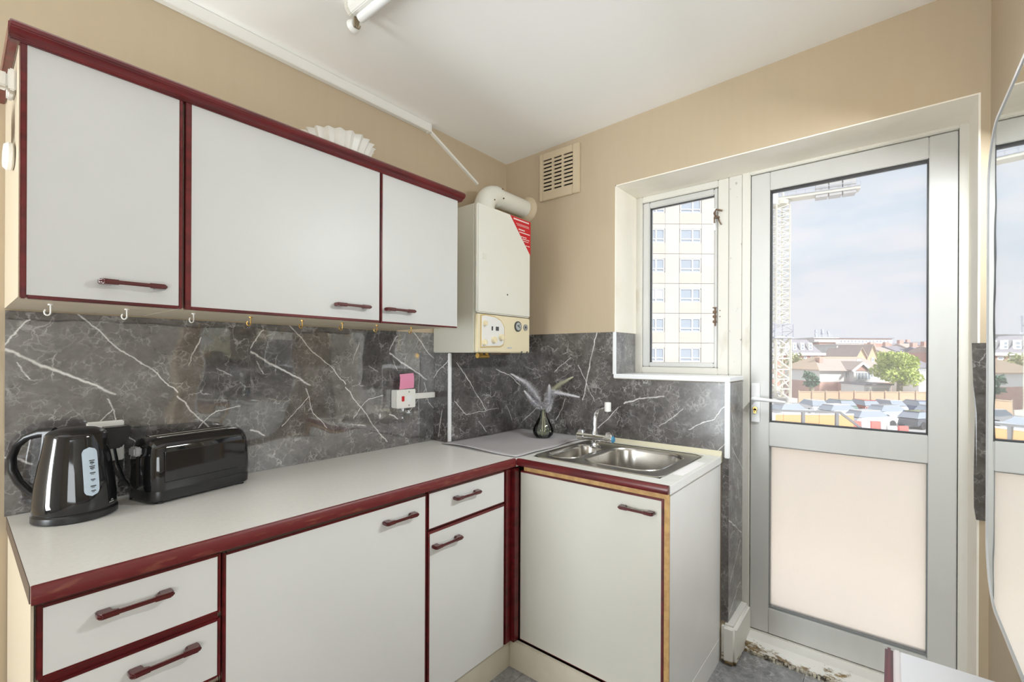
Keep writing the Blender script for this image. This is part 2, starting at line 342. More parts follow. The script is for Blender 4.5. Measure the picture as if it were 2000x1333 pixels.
def thing(name, label, cat, loc=(0, 0, 0), rz=0., group=None, kind=None):
    o = bpy.data.objects.new(name, None); COL.objects.link(o); o.location = loc; o.rotation_euler = (0, 0, rz); o.empty_display_size = .05
    return tag(o, label, cat, group, kind)
def B(*a): return MB().box(*a)
def dup(root, loc, rz, label):
    r = root.copy(); COL.objects.link(r); r.location = loc; r.rotation_euler = (0, 0, rz); r['label'] = label
    for ch in list(root.children):
        c = ch.copy(); COL.objects.link(c); c.parent = r
        for g in list(ch.children):
            d = g.copy(); COL.objects.link(d); d.parent = c
    return r

# ------------------------------------------------------------------ the room
CZ = lambda y: 2.513 - .031*y
o = B(-4.2, .32, 0, .16, -.1, 2.62).build('wall_left', 'wallpaper'); tag(o, 'beige papered wall behind the cabinets', 'wall', kind='structure'); wall_left = o
w = MB()
w.box(0, .32, .16, -.733, -.1, 2.75); w.box(0, .32, -.733, -2.057, 2.216, 2.75); w.box(0, .32, -2.057, -2.3, -.1, 2.75); w.box(0, .32, -.733, -1.28, -.1, 1.225)
wall_front = tag(w.build('wall_front', 'wallpaper'), 'beige papered wall holding the window and balcony door', 'wall', kind='structure')
w = MB()   # right wall with an opening added for the fill light
w.box(-1.15, 0, -2.08, -2.2, -.1, 2.75); w.box(-4.2, -3.1, -2.08, -2.2, -.1, 2.75); w.box(-3.1, -1.15, -2.08, -2.2, -.1, .74); w.box(-3.1, -1.15, -2.08, -2.2, 2.3, 2.75)
tag(w.build('wall_right', 'wallpaper'), 'beige wall on the right behind the mirror', 'wall', kind='structure')
w = MB()  # back wall, with a gap added to let the fill light in
w.box(-4.2, -4.1, .16, -.02, -.1, 2.75); w.box(-4.2, -4.1, -.62, -2.2, -.1, 2.75); w.box(-4.2, -4.1, -.02, -.62, 2.2, 2.75)
tag(w.build('wall_back', 'plain'), 'plain wall behind the camera with an opening added for fill light', 'wall', kind='structure')
w = MB()   # neighbouring rooms that close the building
w.box(-5.2, -5.1, .3, -3.6, -.1, 2.9); w.box(-5.2, 0, -3.5, -3.6, -.1, 2.9); w.box(-.1, 0, -2.2, -3.6, -.1, 2.9); w.box(-5.2, -4.2, .16, .3, -.1, 2.9); w.box(-5.2, .3, .2, -3.6, 2.8, 2.9)
tag(w.build('wall_outer', 'plain'), 'plain walls of the adjoining rooms', 'wall', kind='structure')
c = MB(); c.loft([[(-4.2, y, CZ(y)), (.32, y, CZ(y)), (.32, y, CZ(y)+.12), (-4.2, y, CZ(y)+.12)] for y in (.16, -2.2)])
tag(c.build('ceiling', 'ceiling'), 'off-white painted ceiling', 'ceiling', kind='structure')
fl = tag(B(-5.2, .32, .16, -3.6, -.14, -.006).build('floor', 'dark'), 'grey stone-print tiled floor', 'floor', kind='structure')
for i in range(8):
    for j in range(8):
        x1 = .244 - .61*i; y1 = -.03 - .305*j; x0 = max(x1-.61, -4.1); y0 = max(y1-.305, -2.08)
        if y1-y0 < .02: continue
        B(x0+.0008, x1-.0008, y0+.0008, y1-.0008, -.006, 0).build('floor_tile', 'marble_floor', fl)

# stone-print tiles on the left wall
for (x0, x1) in ((-2.072, -1.447), (-1.447, -.838), (-.838, -.576)):
    for (z0, z1) in ((.9, 1.205), (1.205, 1.452)):
        B(x0+.0002, x1-.0002, -.004-.0005*(z0 > 1), .0, z0, z1).build('stone_tile', 'marble_left', wall_left)
# boxed-in pier in the corner
pier = tag(B(-.574, 0, -.116, 0, .0, 1.352).build('wall_pier', 'plain'), 'low boxed-in pier in the corner under the boiler', 'wall', kind='structure')
for z0, z1 in ((.9, 1.022), (1.022, 1.352)):
    B(-.574, 0, -.12-.0005*(z0 > 1), -.116, z0, z1).build('stone_tile', 'marble_pier', pier)
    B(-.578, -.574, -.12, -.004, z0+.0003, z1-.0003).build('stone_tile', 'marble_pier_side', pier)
tr = B(-.582, -.566, -.128, -.112, .902, 1.349).build('trim_1', 'whitetrim', bevel=.003); tag(tr, 'white plastic corner strip on the boxed-in pier', 'trim', kind='structure')
# tiles on the window wall
for (y0, y1, z0, z1) in ((-.445, -.12, .9, 1.205), (-.733, -.445, .9, 1.205), (-.445, -.12, 1.205, 1.462), (-.733, -.445, 1.205, 1.462), (-.775, -.733, .9, 1.222), (-1.2837, -.775, .9, 1.222), (-1.2837, -1.255, .175, .9)):
    B(-.004-.0005*(z0 > 1), 0, y0, y1-.0002, z0, z1).build('stone_tile', 'marble_window', wall_front)
for z0, z1 in ((.175, .48), (.48, .785), (.785, 1.222)):
    B(.0, .24, -1.284, -1.28, z0+.0003, z1-.0003).build('stone_tile', 'marble_reveal', wall_front)
B(.002, .24, -.737, -.733, 1.245, 1.46).build('stone_tile', 'marble_reveal', wall_front)
# plaster reveals
r = MB(); r.box(.001, .244, -.733, -.738, 1.462, 2.216); r.box(.001, .244, -.733, -2.057, 2.211, 2.2165); r.box(.001, .244, -2.0515, -2.0575, .03, 2.211)
tag(r.build('trim_2', 'reveal'), 'cream painted plaster reveal around the window and door', 'trim', kind='structure')
r = MB(); r.box(-.012, .25, -.733, -1.288, 1.225, 1.247)
tag(r.build('trim_3', 'whitetrim', bevel=.003), 'white plastic window sill over the stone tiles', 'sill', kind='structure')
r = MB(); r.box(-.009, .006, -.727, -.742, 1.245, 1.462)
tag(r.build('trim_4', 'whitetrim', bevel=.002), 'white corner strip left of the window', 'trim', kind='structure')
r = MB(); r.box(-.012, .004, -1.268, -1.288, .892, 1.226)
tag(r.build('trim_5', 'whitetrim', bevel=.002), 'white corner strip beside the balcony door', 'trim', kind='structure')
# white base block and threshold by the door
def grime(name, axis_z=.05):
    m = mat(name, (.78, .76, .71), .5); t = m.node_tree; b = t.nodes['Principled BSDF']
    tc = N(t, 'ShaderNodeTexCoord'); n = N(t, 'ShaderNodeTexNoise'); n.inputs['Scale'].default_value = 24; n.inputs['Detail'].default_value = 8; n.inputs['Roughness'].default_value = .7
    mp = N(t, 'ShaderNodeMapping'); mp.inputs['Scale'].default_value = (1, .7, 2.4); t.links.new(tc.outputs['Object'], mp.inputs[0]); t.links.new(mp.outputs[0], n.inputs[0])
    sp = N(t, 'ShaderNodeSeparateXYZ'); t.links.new(tc.outputs['Object'], sp.inputs[0])
    h = N(t, 'ShaderNodeMapRange'); h.inputs[1].default_value = 0; h.inputs[2].default_value = axis_z; h.inputs[3].default_value = .17; h.inputs[4].default_value = -.2; t.links.new(sp.outputs['Z'], h.inputs[0])
    a = N(t, 'ShaderNodeMath', operation='ADD'); t.links.new(n.outputs[0], a.inputs[0]); t.links.new(h.outputs[0], a.inputs[1])
    r = N(t, 'ShaderNodeMapRange'); r.inputs[1].default_value = .52; r.inputs[2].default_value = .60; t.links.new(a.outputs[0], r.inputs[0])
    n2 = N(t, 'ShaderNodeTexNoise'); n2.inputs['Scale'].default_value = 60; t.links.new(tc.outputs['Object'], n2.inputs[0])
    c2 = N(t, 'ShaderNodeMix', data_type='RGBA'); c2.inputs['A'].default_value = (.05, .04, .03, 1); c2.inputs['B'].default_value = (.42, .28, .12, 1); t.links.new(n2.outputs[0], c2.inputs['Factor'])
    x = N(t, 'ShaderNodeMix', data_type='RGBA'); x.inputs['A'].default_value = (.78, .76, .71, 1); t.links.new(c2.outputs['Result'], x.inputs['B']); t.links.new(r.outputs[0], x.inputs['Factor']); t.links.new(x.outputs['Result'], b.inputs['Base Color'])
    return m
GR = grime('flaking_white_paint', .07)
r = MB(); r.box(-.03, .244, -1.26, -1.322, 0, .172)
tag(r.build('baseboard_front', GR, bevel=.014, seg=3), 'flaking white base block beside the balcony door', 'baseboard', kind='structure')
th = MB(); th.prism([(.128, 0), (.25, 0), (.25, .05), (.175, .046), (.14, .034)], 'y', -1.316, -2.06)
tag(th.build('baseboard_door', GR), 'dirty white threshold below the balcony door', 'threshold', kind='structure')
rb = MB()
for i in range(46): rb.box(.120, .132, -1.345-.015*i, -1.345-.015*i-.009, 0, .016)
rb.box(.126, .132, -1.33, -2.05, 0, .012)
tag(rb.build('trim_6', noise_color(mat('ribbed_strip', (.55, .50, .40), .6), (.05, .04, .03), 40, .45, .6)), 'ribbed grimy strip along the door threshold', 'trim', kind='structure')
# loose tile by the right jamb
r = MB(); r.loft([[(-.004, -2.079, z), (-.0065, -2.05, z), (-.004-b*.4, -2.05+b, z), (0.0-b*.4, -2.05+b, z), (0, -2.079, z)] for z, b in ((.80, .001), (.84, .006), (.95, .007), (1.15, .004), (1.25, .009), (1.385, .013))])
r.build('stone_tile', 'marble_window', wall_front)

# ------------------------------------------------------------------ window and balcony door
FX = .244
win = thing('window_1', 'narrow white casement window with one clear pane', 'window', (0, 0, 0), kind='structure')
def frame(mb, y0, y1, z0, z1, t, xa, xb):   # y0>y1
    tl, tr_, tt, tb = t
    mb.box(xa, xb, y0, y0-tl, z0, z1); mb.box(xa, xb, y1+tr_, y1, z0, z1); mb.box(xa, xb, y0-tl, y1+tr_, z1-tt, z1); mb.box(xa, xb, y0-tl, y1+tr_, z0, z0+tb)
    return mb
frame(MB(), -.712, -1.218, 1.247, 2.212, (.061, .051, .034, .034), FX, .31).build('window_frame', 'oldframe', win, bevel=.003)
frame(MB(), -.774, -1.166, 1.282, 2.176, (.038, .020, .032, .024), FX+.008, .30).build('window_sash', 'upvc', win, bevel=.004)
frame(MB(), -.8105, -1.1475, 1.3035, 2.147, (.004, .004, .005, .003), FX+.020, .28).build('gasket', 'gasket', win)
B(FX+.03, FX+.036, -.812, -1.148, 1.303, 2.146).build('pane', 'glass', win)
B(.245, .255, -1.145, -1.156, 1.965, 2.075).build('stay_bar', 'whitetrim', win)
st = MB(); st.tube([(.242, -1.158, 2.03), (.225, -1.155, 2.045), (.22, -1.165, 2.06), (.232, -1.19, 2.052)], .005, 8); st.box(.232, .246, -1.150, -1.175, 2.022, 2.03); st.cyl((.236, -1.152, 2.0), (.236, -1.152, 2.03), .003, n=8); st.tube([(.24, -1.17, 2.02), (.228, -1.178, 2.0), (.236, -1.185, 1.985)], .003, 8)
st.build('window_latch', 'rust', win)
st = MB()
for z in (1.505, 1.53, 1.553): st.box(.236, .25, -1.146, -1.160, z, z+.012)
st.box(.244, .25, -1.152, -1.158, 1.49, 1.58); st.box(.24, .25, -1.144, -1.16, 1.578, 1.583)
st.build('window_stay', 'rust', win)
MB().cyl((.243, -1.178, 1.565), (.250, -1.178, 1.565), .003, n=8).cyl((.243, -1.178, 1.535), (.250, -1.178, 1.535), .003, n=8).build('screw', 'rust', win)
mu = MB(); mu.box(FX-.004, .31, -1.218, -1.279, 1.247, 2.212); mu.box(FX-.001, .31, -1.218, -1.262, 1.247, 2.2)
tag(mu.build('trim_7', 'dirtyframe', bevel=.003), 'mouldy white mullion between window and balcony door', 'trim', kind='structure')

door = thing('door_1', 'white glazed balcony door with frosted lower pane', 'door', (0, 0, 0), kind='structure')
df = MB(); df.box(FX-.006, .31, -1.277, -1.313, .03, 2.216); df.box(FX-.006, .31, -2.026, -2.056, .03, 2.216); df.box(FX-.006, .31, -1.313, -2.026, 2.197, 2.216); df.box(FX-.01, .31, -1.313, -2.026, .028, .052)
df.build('door_frame', 'oldframe', door, bevel=.003)
lf = MB(); xa, xb = FX+.002, .30
lf.box(xa, xb, -1.316, -1.394, .056, 2.194); lf.build('stile', 'upvc', door, bevel=.0025)
B(xa, xb, -1.942, -2.023, .056, 2.194).build('stile', 'upvc', door, bevel=.0025)
B(xa, xb, -1.3945, -1.9415, 2.110, 2.194).build('rail', 'upvc', door, bevel=.0025)
B(xa, xb, -1.3945, -1.9415, .924, 1.034).build('rail', 'upvc', door, bevel=.0025)
B(xa, xb, -1.3945, -1.9415, .056, .170).build('rail', 'upvc', door, bevel=.0025)
frame(MB(), -1.394, -1.942, 1.034, 2.110, (.005, .005, .006, .005), FX+.012, .29).build('gasket', 'gasket', door)
frame(MB(), -1.394, -1.942, .170, .924, (.004, .004, .004, .009), FX+.012, .29).build('gasket', mat('grey_gasket', (.22, .23, .23), .4), door)
B(FX+.028, FX+.034, -1.396, -1.940, 1.036, 2.108).build('pane', 'glass', door)
B(FX+.026, FX+.032, -1.396, -1.940, .172, .922).build('pane', 'frosted', door)['label'] = 'frosted lower pane'
hp = B(FX-.008, FX+.003, -1.320, -1.357, 1.030, 1.213).build('handle_plate', 'whitetrim', door, bevel=.003)
lv = MB(); lv.cyl((FX-.006, -1.338, 1.142), (FX-.048, -1.338, 1.142), .009, n=14); lv.tube([(FX-.044, -1.334, 1.142), (FX-.050, -1.345, 1.142), (FX-.052, -1.40, 1.140), (FX-.050, -1.468, 1.134)], [.010, .010, .008, .006], 10)
lv.build('lever', 'whitetrim', hp, smooth=True)
MB().cyl((FX-.007, -1.338, 1.094), (FX-.014, -1.338, 1.094), .0095, n=16).box(FX-.014, FX-.006, -1.332, -1.344, 1.072, 1.094).build('lock_cylinder', 'brass', hp)
MB().box(FX-.0150, FX-.0125, -1.3365, -1.3395, 1.088, 1.100).box(FX-.0150, FX-.0125, -1.336, -1.340, 1.077, 1.082).build('keyhole', 'dark', hp)

# ------------------------------------------------------------------ wall vent
v = thing('wall_vent', 'beige louvred air vent high on the window wall near the ceiling corner', 'vent', (0, -.395, 2.36))
g = MB(); Y0, Y1, Z0, Z1 = .133, -.133, -.135, .135    # local y from left to right
g.box(-.014, 0, Y0, .108, Z0, Z1); g.box(-.014, 0, -.090, Y1, Z0, Z1); g.box(-.014, 0, .108, -.090, .098, Z1); g.box(-.014, 0, .108, -.090, Z0, -.094)
g.build('frame', 'ventpaint', v, bevel=.003)
for i in (1, 2):
    yy = .108 - .198*i/3; B(-.012, -.002, yy+.0065, yy-.0065, -.094, .098).build('mullion', 'ventpaint', v)
for i in range(10):
    z = -.094 + .0213*i - .0015
    MB().loft([[(-.0135, yy, z), (-.0045, yy, z+.004), (-.0045, yy, z+.0175), (-.0135, yy, z+.0125)] for yy in (.108, -.090)]).build('slat', 'ventpaint', v)
B(-.002, -.0005, .11, -.092, -.1, .1).build('backing', 'dark', v)

# ------------------------------------------------------------------ trunking
t = B(-3.2, -.622, -.026, 0, 2.472, 2.513).build('cable_trunking', 'white', bevel=.002); tag(t, 'long white cable trunking in the corner of wall and ceiling', 'trunking')
t = MB(); t.bar((-.624, -.007, 2.488), (-.262, -.007, 2.315), .012, .016, up=(0, 1, 0)); t = t.build('cable_duct', 'white'); tag(t, 'thin white cable duct slanting down to the boiler flue', 'trunking')
B(-.632, -.618, -.028, 0, 2.470, 2.5125).build('cap', 'white', None)
bpy.data.objects['cap'].parent = bpy.data.objects['cable_trunking']

# ------------------------------------------------------------------ cabinets
def handle(parent, x, z, L=.128, y=0.):
    """bow handle, x,z its centre, standing off the face at local y"""
    h = MB(); a = L/2
    h.box(x-a, x+a, y-.028, y-.019, z-.0045, z+.0045)
    for s in (-1, 1):
        xo, xi = x+s*a, x+s*(a-.026)
        h.prism([(xo, y), (xo, y-.022), (xo-s*.006, y-.029), (xi, y-.028), (xi-s*.012, y-.0275), (xi-s*.010, y-.0185), (xi, y-.014), (xi, y)], 'z', z-.006, z+.006)
    return h.build('handle', 'handle', parent, bevel=.0025)
def front(parent, kind, x0, x1, z0, z1, yf, hx=None, hz=None, e=(.008, .008, .007, .007), m='melamine', hl=.128):
    """slab door or drawer front with burgundy edging left,right,bottom,top"""
    d = B(x0+e[0], x1-e[1], yf+.002, yf+.018, z0+e[2], z1-e[3]).build(kind, m, parent)
    g = MB(); q = []
    if e[0]: q.append((x0, x0+e[0], z0, z1))
    if e[1]: q.append((x1-e[1], x1, z0, z1))
    if e[2]: q.append((x0+e[0], x1-e[1], z0, z0+e[2]))
    if e[3]: q.append((x0+e[0], x1-e[1], z1-e[3], z1))
    for a, b, c_, d_ in q: g.box(a, b, yf, yf+.018, c_, d_)
    if q: g.build('edging', 'burgundy', d, bevel=.002)
    if hx is not None: handle(d, hx, hz, hl, yf+.002)
    return d
# wall cabinets
ZB, ZT, YD = 1.453, 1.99, -.418
def wall_cab(x0, x1, label, hx, e, gap=.0015):
    r = thing('wall_cabinet', label, 'cabinet', (x0, 0, ZB), group='wall cabinets over the worktop'); w_ = x1-x0
    B(.0005, w_-.0005, YD+.019, -.0005, 0.004, .55).build('carcass', 'carcass', r)
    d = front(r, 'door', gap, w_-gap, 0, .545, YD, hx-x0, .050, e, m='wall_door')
    return r
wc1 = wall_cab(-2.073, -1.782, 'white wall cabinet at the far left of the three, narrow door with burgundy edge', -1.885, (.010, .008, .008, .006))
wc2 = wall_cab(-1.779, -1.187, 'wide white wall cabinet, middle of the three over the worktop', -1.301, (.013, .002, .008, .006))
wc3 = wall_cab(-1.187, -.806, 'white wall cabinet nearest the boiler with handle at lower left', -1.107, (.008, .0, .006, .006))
# fittings on its left side
sd = MB(); sd.lathe([(.002, 0), (.030, 0), (.034, .004), (.034, .010), (.028, .016), (.002, .017)], n=24, sx=.85, sy=1.5)
sd.xf(Matrix.Translation((-.0005, -.285, .33)) @ Matrix.Rotation(-PI/2, 4, 'Y') @ Matrix.Rotation(PI/2, 4, 'Z') @ Matrix.Rotation(PI/2, 4, 'Z'))
sd = sd.build('side_plate', 'white', wc1, smooth=True); sd['label'] = 'white oval plastic plate'
hb = MB(); hb.box(-.012, 0, -.34, -.27, .462, .51); hb.box(-.03, -.012, -.33, -.30, .470, .502); hb.box(-.05, -.028, -.34, -.315, .43, .51)
hb.build('hinge_bracket', 'white', wc1, bevel=.003)
B(-.05, -.03, -.30, -.20, .36, .44).build('side_block', 'burgundy', wc1, bevel=.003)
# cornice
cn = MB()
prof = [(-.422, 1.990), (-.425, 1.996), (-.437, 2.001), (-.443, 2.008), (-.443, 2.017), (-.434, 2.026), (-.414, 2.028), (-.400, 2.028), (-.400, 1.990)]
cn.prism(prof, 'x', -2.088, -.785)
cn.box(-2.0895, -2.074, -.425, -.02, 1.994, 2.026)
cn = cn.build('cornice', 'burgundy', bevel=.002); tag(cn, 'glossy burgundy cornice along the top of the wall cabinets', 'cornice')
# cup hooks
def hook(x, y, m, label, sc=1.):
    r = thing('cup_hook', label, 'hook', (x, y, ZB+.004), random.uniform(-.5, .5), 'cup hooks under the wall cabinets')
    pts = [(0, 0, 0), (0, 0, -.016)]
    for i in range(11):
        a = -PI*1.3*i/10
        pts.append((.0055*math.cos(a)-.0055, 0, -.020 + .0075*math.sin(a)))
    MB().tube(pts, .0016*sc, 8).build('hook', m, r, smooth=True)
    MB().cyl((0, 0, -.003), (0, 0, .0), .005*sc, n=14).build('collar', m, r)
    return r
hn = [('white plastic cup hook under the left wall cabinet, first from the left', -2.009), ('white plastic cup hook under the left wall cabinet, second from the left', -1.864), ('white cup hook under the middle wall cabinet, beside the left cabinet', -1.711),
      ('brass cup hook under the middle wall cabinet, leftmost brass one', -1.555), ('brass cup hook under the middle wall cabinet, second brass one', -1.388), ('brass cup hook below the handle of the middle wall cabinet', -1.237),
      ('brass cup hook under the left end of the boiler-side cabinet', -1.087), ('brass cup hook nearest the boiler', -.917)]
for i, (l, x) in enumerate(hn): hook(x, -.25, 'white' if i < 3 else 'brass', l, 1.1)

# base cabinets on the left run. local origin (x0,0,0)
def base_cab(x0, x1, label, cat='cabinet', left=False):
    r = thing('base_cabinet', label, cat, (x0, 0, 0), group='base cabinets under the worktop'); w_ = x1-x0
    B(.0008, w_-.0008, -.561, -.006, .118, .864).build('carcass', 'carcass', r)
    return r
b1 = base_cab(-2.060, -1.744, 'base drawer unit at the left end of the worktop, two drawers in view')
w_ = .316
front(b1, 'drawer', .002, w_-.002, .712, .856, -.580, .150, .804, (.009, .007, .006, .008), hl=.130)
front(b1, 'drawer', .002, w_-.002, .556, .698, -.580, .202, .657, (.009, .007, .006, .006), hl=.130)
front(b1, 'drawer', .002, w_-.002, .120, .540, -.580, .16, .48, (.009, .007, .006, .006), hl=.130)
B(.006, w_-.006, -.572, -.562, .69, .72).build('finger_channel', 'burgundy', b1)
b2 = base_cab(-1.743, -1.103, 'wide white base cabinet with one large door in the middle of the worktop')
front(b2, 'door', .001, .638, .120, .852, -.580, .520, .800, (.008, .006, .006, .007), hl=.130)
b3 = base_cab(-1.102, -.682, 'white base cabinet with a drawer over a door next to the inner corner')
front(b3, 'drawer', .002, .416, .722, .855, -.580, .187, .808, (.006, .002, .003, .006), hl=.133)
front(b3, 'door', .002, .416, .120, .716, -.580, .086, .660, (.009, .002, .0, .010), hl=.135)
# end panel at the left
ep = B(-2.0655, -2.0612, -.575, -.006, 0, .862).build('end_panel', 'carcass'); tag(ep, 'cream end panel closing the left end of the base units', 'panel')
# burgundy corner post
cp = MB(); cp.box(-.681, -.646, -.581, -.5615, .118, .858); cp.box(-.6455, -.6105, -.5995, -.5615, .118, .858)
cp = cp.build('corner_post', 'burgundy', bevel=.003); tag(cp, 'upright burgundy corner post joining the two runs of base cabinets', 'post')
# plinths
pl = B(-2.06, -.615, -.565, -.548, 0, .116).build('plinth', 'plinth'); tag(pl, 'cream plinth under the long run of base cabinets', 'plinth')
pl = B(-.632, -.615, -1.25, -.566, 0, .116).build('plinth', 'plinth'); tag(pl, 'cream plinth under the sink cabinet', 'plinth')
# sink cabinet. local x -> -y, local -y -> -x
sk = thing('sink_cabinet', 'white sink cabinet with one burgundy-edged door in front of the window', 'cabinet', (0, -.600, 0), -PI/2)
B(.02, .632, -.590, -.565, .118, .70).build('carcass', 'carcass', sk)
B(.6335, .651, -.606, -.006, .1, .868).build('end_panel', 'sidepanel', sk)['label'] = 'white side panel facing the door'
B(.6335, .651, -.6125, -.6065, .1, .868).build('raw_edge', 'chipboard', sk)['label'] = 'bare tan board edge'
B(.02, .633, -.606, -.590, .846, .870).build('rail', 'chipboard', sk)['label'] = 'bare tan board rail'
B(.6345, .652, -.57, -.006, 0, .0985).build('side_plinth', 'sidepanel', sk)
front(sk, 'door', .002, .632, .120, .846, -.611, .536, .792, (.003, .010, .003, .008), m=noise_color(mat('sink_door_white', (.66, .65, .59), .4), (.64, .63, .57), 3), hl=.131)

# worktops
wt = thing('worktop', 'long pale grey worktop with worn burgundy front edge', 'worktop', (-2.067, 0, 0))
MB().prism([(0, -.005), (0, -.588), (1.432, -.588), (1.432, -.602), (2.063, -.602), (2.063, -.122), (1.4875, -.122), (1.4875, -.005)], 'z', .8655, .9).build('top', 'worktop', wt)
lp = MB(); lp.prism([(-.588, .8655), (-.600, .8655), (-.602, .870), (-.602, .893), (-.598, .8995), (-.588, .9)], 'x', 0.0005, 1.4325); lp.build('front_edge', 'burgundy_worn', wt, bevel=.001)
B(-.0015, -.0002, -.588, -.005, .866, .899).build('end_strip', mat('brown_end_strip', (.10, .07, .05), .5), wt)
# sink worktop with cut-out
swt = thing('worktop', 'short pale worktop holding the sink, bare white at its right end', 'worktop', (0, -.603, 0), -PI/2)
sx0, sx1, sy0, sy1 = .018, .592, -.555, -.055
g = MB(); g.box(.0, sx0, -.622, -.022, .8705, .9); g.box(sx1, .654, -.622, -.022, .8705, .9); g.box(sx0, sx1, -.622, sy0, .8705, .9); g.box(sx0, sx1, sy1, -.022, .8705, .9)
g.build('top', noise_color(mat('sink_worktop', (.72, .72, .68), .35), (.68, .67, .62), 30), swt)
MB().prism([(-.622, .8705), (-.634, .8705), (-.637, .876), (-.637, .893), (-.632, .8995), (-.622, .9)], 'x', .0, .651).build('front_edge', 'burgundy', swt, bevel=.001)
g = MB(); g.prism([(-.022, .8705), (-.022, .901), (-.014, .909), (-.005, .922), (-.0045, .8705)], 'x', .002, .654); g.build('upstand', mat('cream_sealant', (.68, .63, .47), .5), swt, bevel=.001)
B(.604, .640, -.46, -.20, .9002, .9012).build('label_strip', mat('white_sticker', (.90, .87, .87), .4), swt)
B(.654, .656, -.622, -.03, .8708, .8997).build('end_strip', 'sidepanel', swt)

# ------------------------------------------------------------------ sink
sn = thing('kitchen_sink', 'stainless steel one and a half bowl sink in front of the window', 'sink', (0, -.603, .9), -PI/2)
def rr(cx, cy, hx, hy, r, n=6):
    p = []
    for (sx, sy, a0) in ((1, 1, 0), (-1, 1, PI/2), (-1, -1, PI), (1, -1, 3*PI/2)):
        for i in range(n+1):
            a = a0 + PI/2*i/n; p.append((cx + sx*(hx-r) + r*math.cos(a), cy + sy*(hy-r) + r*math.sin(a)))
    return p
def bowl(cx, cy, hx, hy, r, depth, nm):
    mb = MB(); rings = []
    for (dz, off) in ((.0012, .006), (.004, .004), (.0035, .0), (.0, -.003), (-.010, -.006), (-depth*.6, -.010), (-depth*.92, -.020), (-depth, -.05)):
        rings.append([(x, y, dz) for x, y in rr(cx, cy, hx+off, hy+off, max(r+off, .012))])
    mb.loft(rings, cap=False); mb.bm.faces.new([mb.bm.verts.new((x, y, -depth)) for x, y in rr(cx, cy, hx-.05, hy-.05, max(r-.05, .012))])
    return mb.build(nm, 'steel', sn, smooth=True, fix=False)
# deck: grid with two holes bridged
dk = bmesh.new()
def loop(pts): return [dk.verts.new((x, y, .0015)) for x, y in pts]
B1 = (.115, -.335, .072, .165, .06); B2 = (.380, -.305, .165, .190, .09)
for nm, lp_ in (('o', rr(.305, -.305, .287, .250, .05)), ('a', rr(*B1)), ('b', rr(*B2))):
    vs = loop(lp_)
    for i in range(len(vs)): dk.edges.new((vs[i], vs[(i+1) % len(vs)]))
bmesh.ops.triangle_fill(dk, use_beauty=True, use_dissolve=False, edges=dk.edges[:])
me = bpy.data.meshes.new('deck')
ex = bmesh.ops.extrude_face_region(dk, geom=dk.faces[:]); bmesh.ops.translate(dk, vec=(0, 0, -.003), verts=[v for v in ex['geom'] if isinstance(v, bmesh.types.BMVert)])
bmesh.ops.recalc_face_normals(dk, faces=dk.faces); dk.to_mesh(me); dk.free(); me.materials.append(M['steel'])
o = bpy.data.objects.new('deck', me); COL.objects.link(o); o.parent = sn
bowl(*B1, .11, 'small_bowl'); bowl(*B2, .15, 'main_bowl')
rm = MB(); rm.loft([[(x, y, z) for x, y in rr(.305, -.305, .287+off, .250+off, .05)] for z, off in ((.0, .004), (.003, .001), (.0035, -.004), (.0015, -.009))], cap=False); rm.build('rim', 'steel', sn, smooth=True)
MB().cyl((.38, -.305, -.149), (.38, -.305, -.146), .04, n=24).build('drain', 'chrome', sn)

# tap
tp = thing('mixer_tap', 'chrome mixer tap with two lever heads at the back of the sink', 'tap', (-.215, -.742, .903))
MB().lathe([(.024, 0), (.024, .006), (.018, .010), (.015, .022), (.017, .034)], n=24).build('base', 'chrome', tp, smooth=True)
MB().cyl((.0, .055, .047), (0, -.055, .047), .0175, n=24).build('body', 'chrome', tp, bevel=.002)
for s, mm in ((1, 'chrome'), (-1, 'chrome')):
    hd = MB(); hd.cyl((0, s*.055, .047), (0, s*.094, .047), .0195, .018, n=24); h = hd.build('lever_head', mm, tp, bevel=.002)
    lv = MB(); lv.prism([(s*.058, .060), (s*.062, .078), (s*.085, .078), (s*.092, .066), (s*.092, .058)], 'x', -.010, .010); lv.build('lever', 'chrome', h, bevel=.003)
    MB().cyl((0, s*.094, .047), (0, s*.100, .047), .0165, .013, n=20).build('cap', 'bluecap' if s < 0 else 'chrome', h)
MB().cyl((0, 0, .060), (0, 0, .078), .016, .013, n=20).build('collar', 'chrome', tp, smooth=True)
pts = [(0, 0, .07), (0, 0, .11), (.002, 0, .14), (.003, -.006, .165), (0, -.020, .182), (-.012, -.040, .192), (-.055, -.082, .206), (-.080, -.107, .213)]
MB().tube(pts, [.0125, .012, .0115, .011, .0105, .010, .0095, .0095], 14).build('spout', 'chrome', tp, smooth=True)
MB().cyl((-.085, -.112, .228), (-.085, -.112, .187), .0145, n=18).build('nozzle', 'white', tp, bevel=.002)

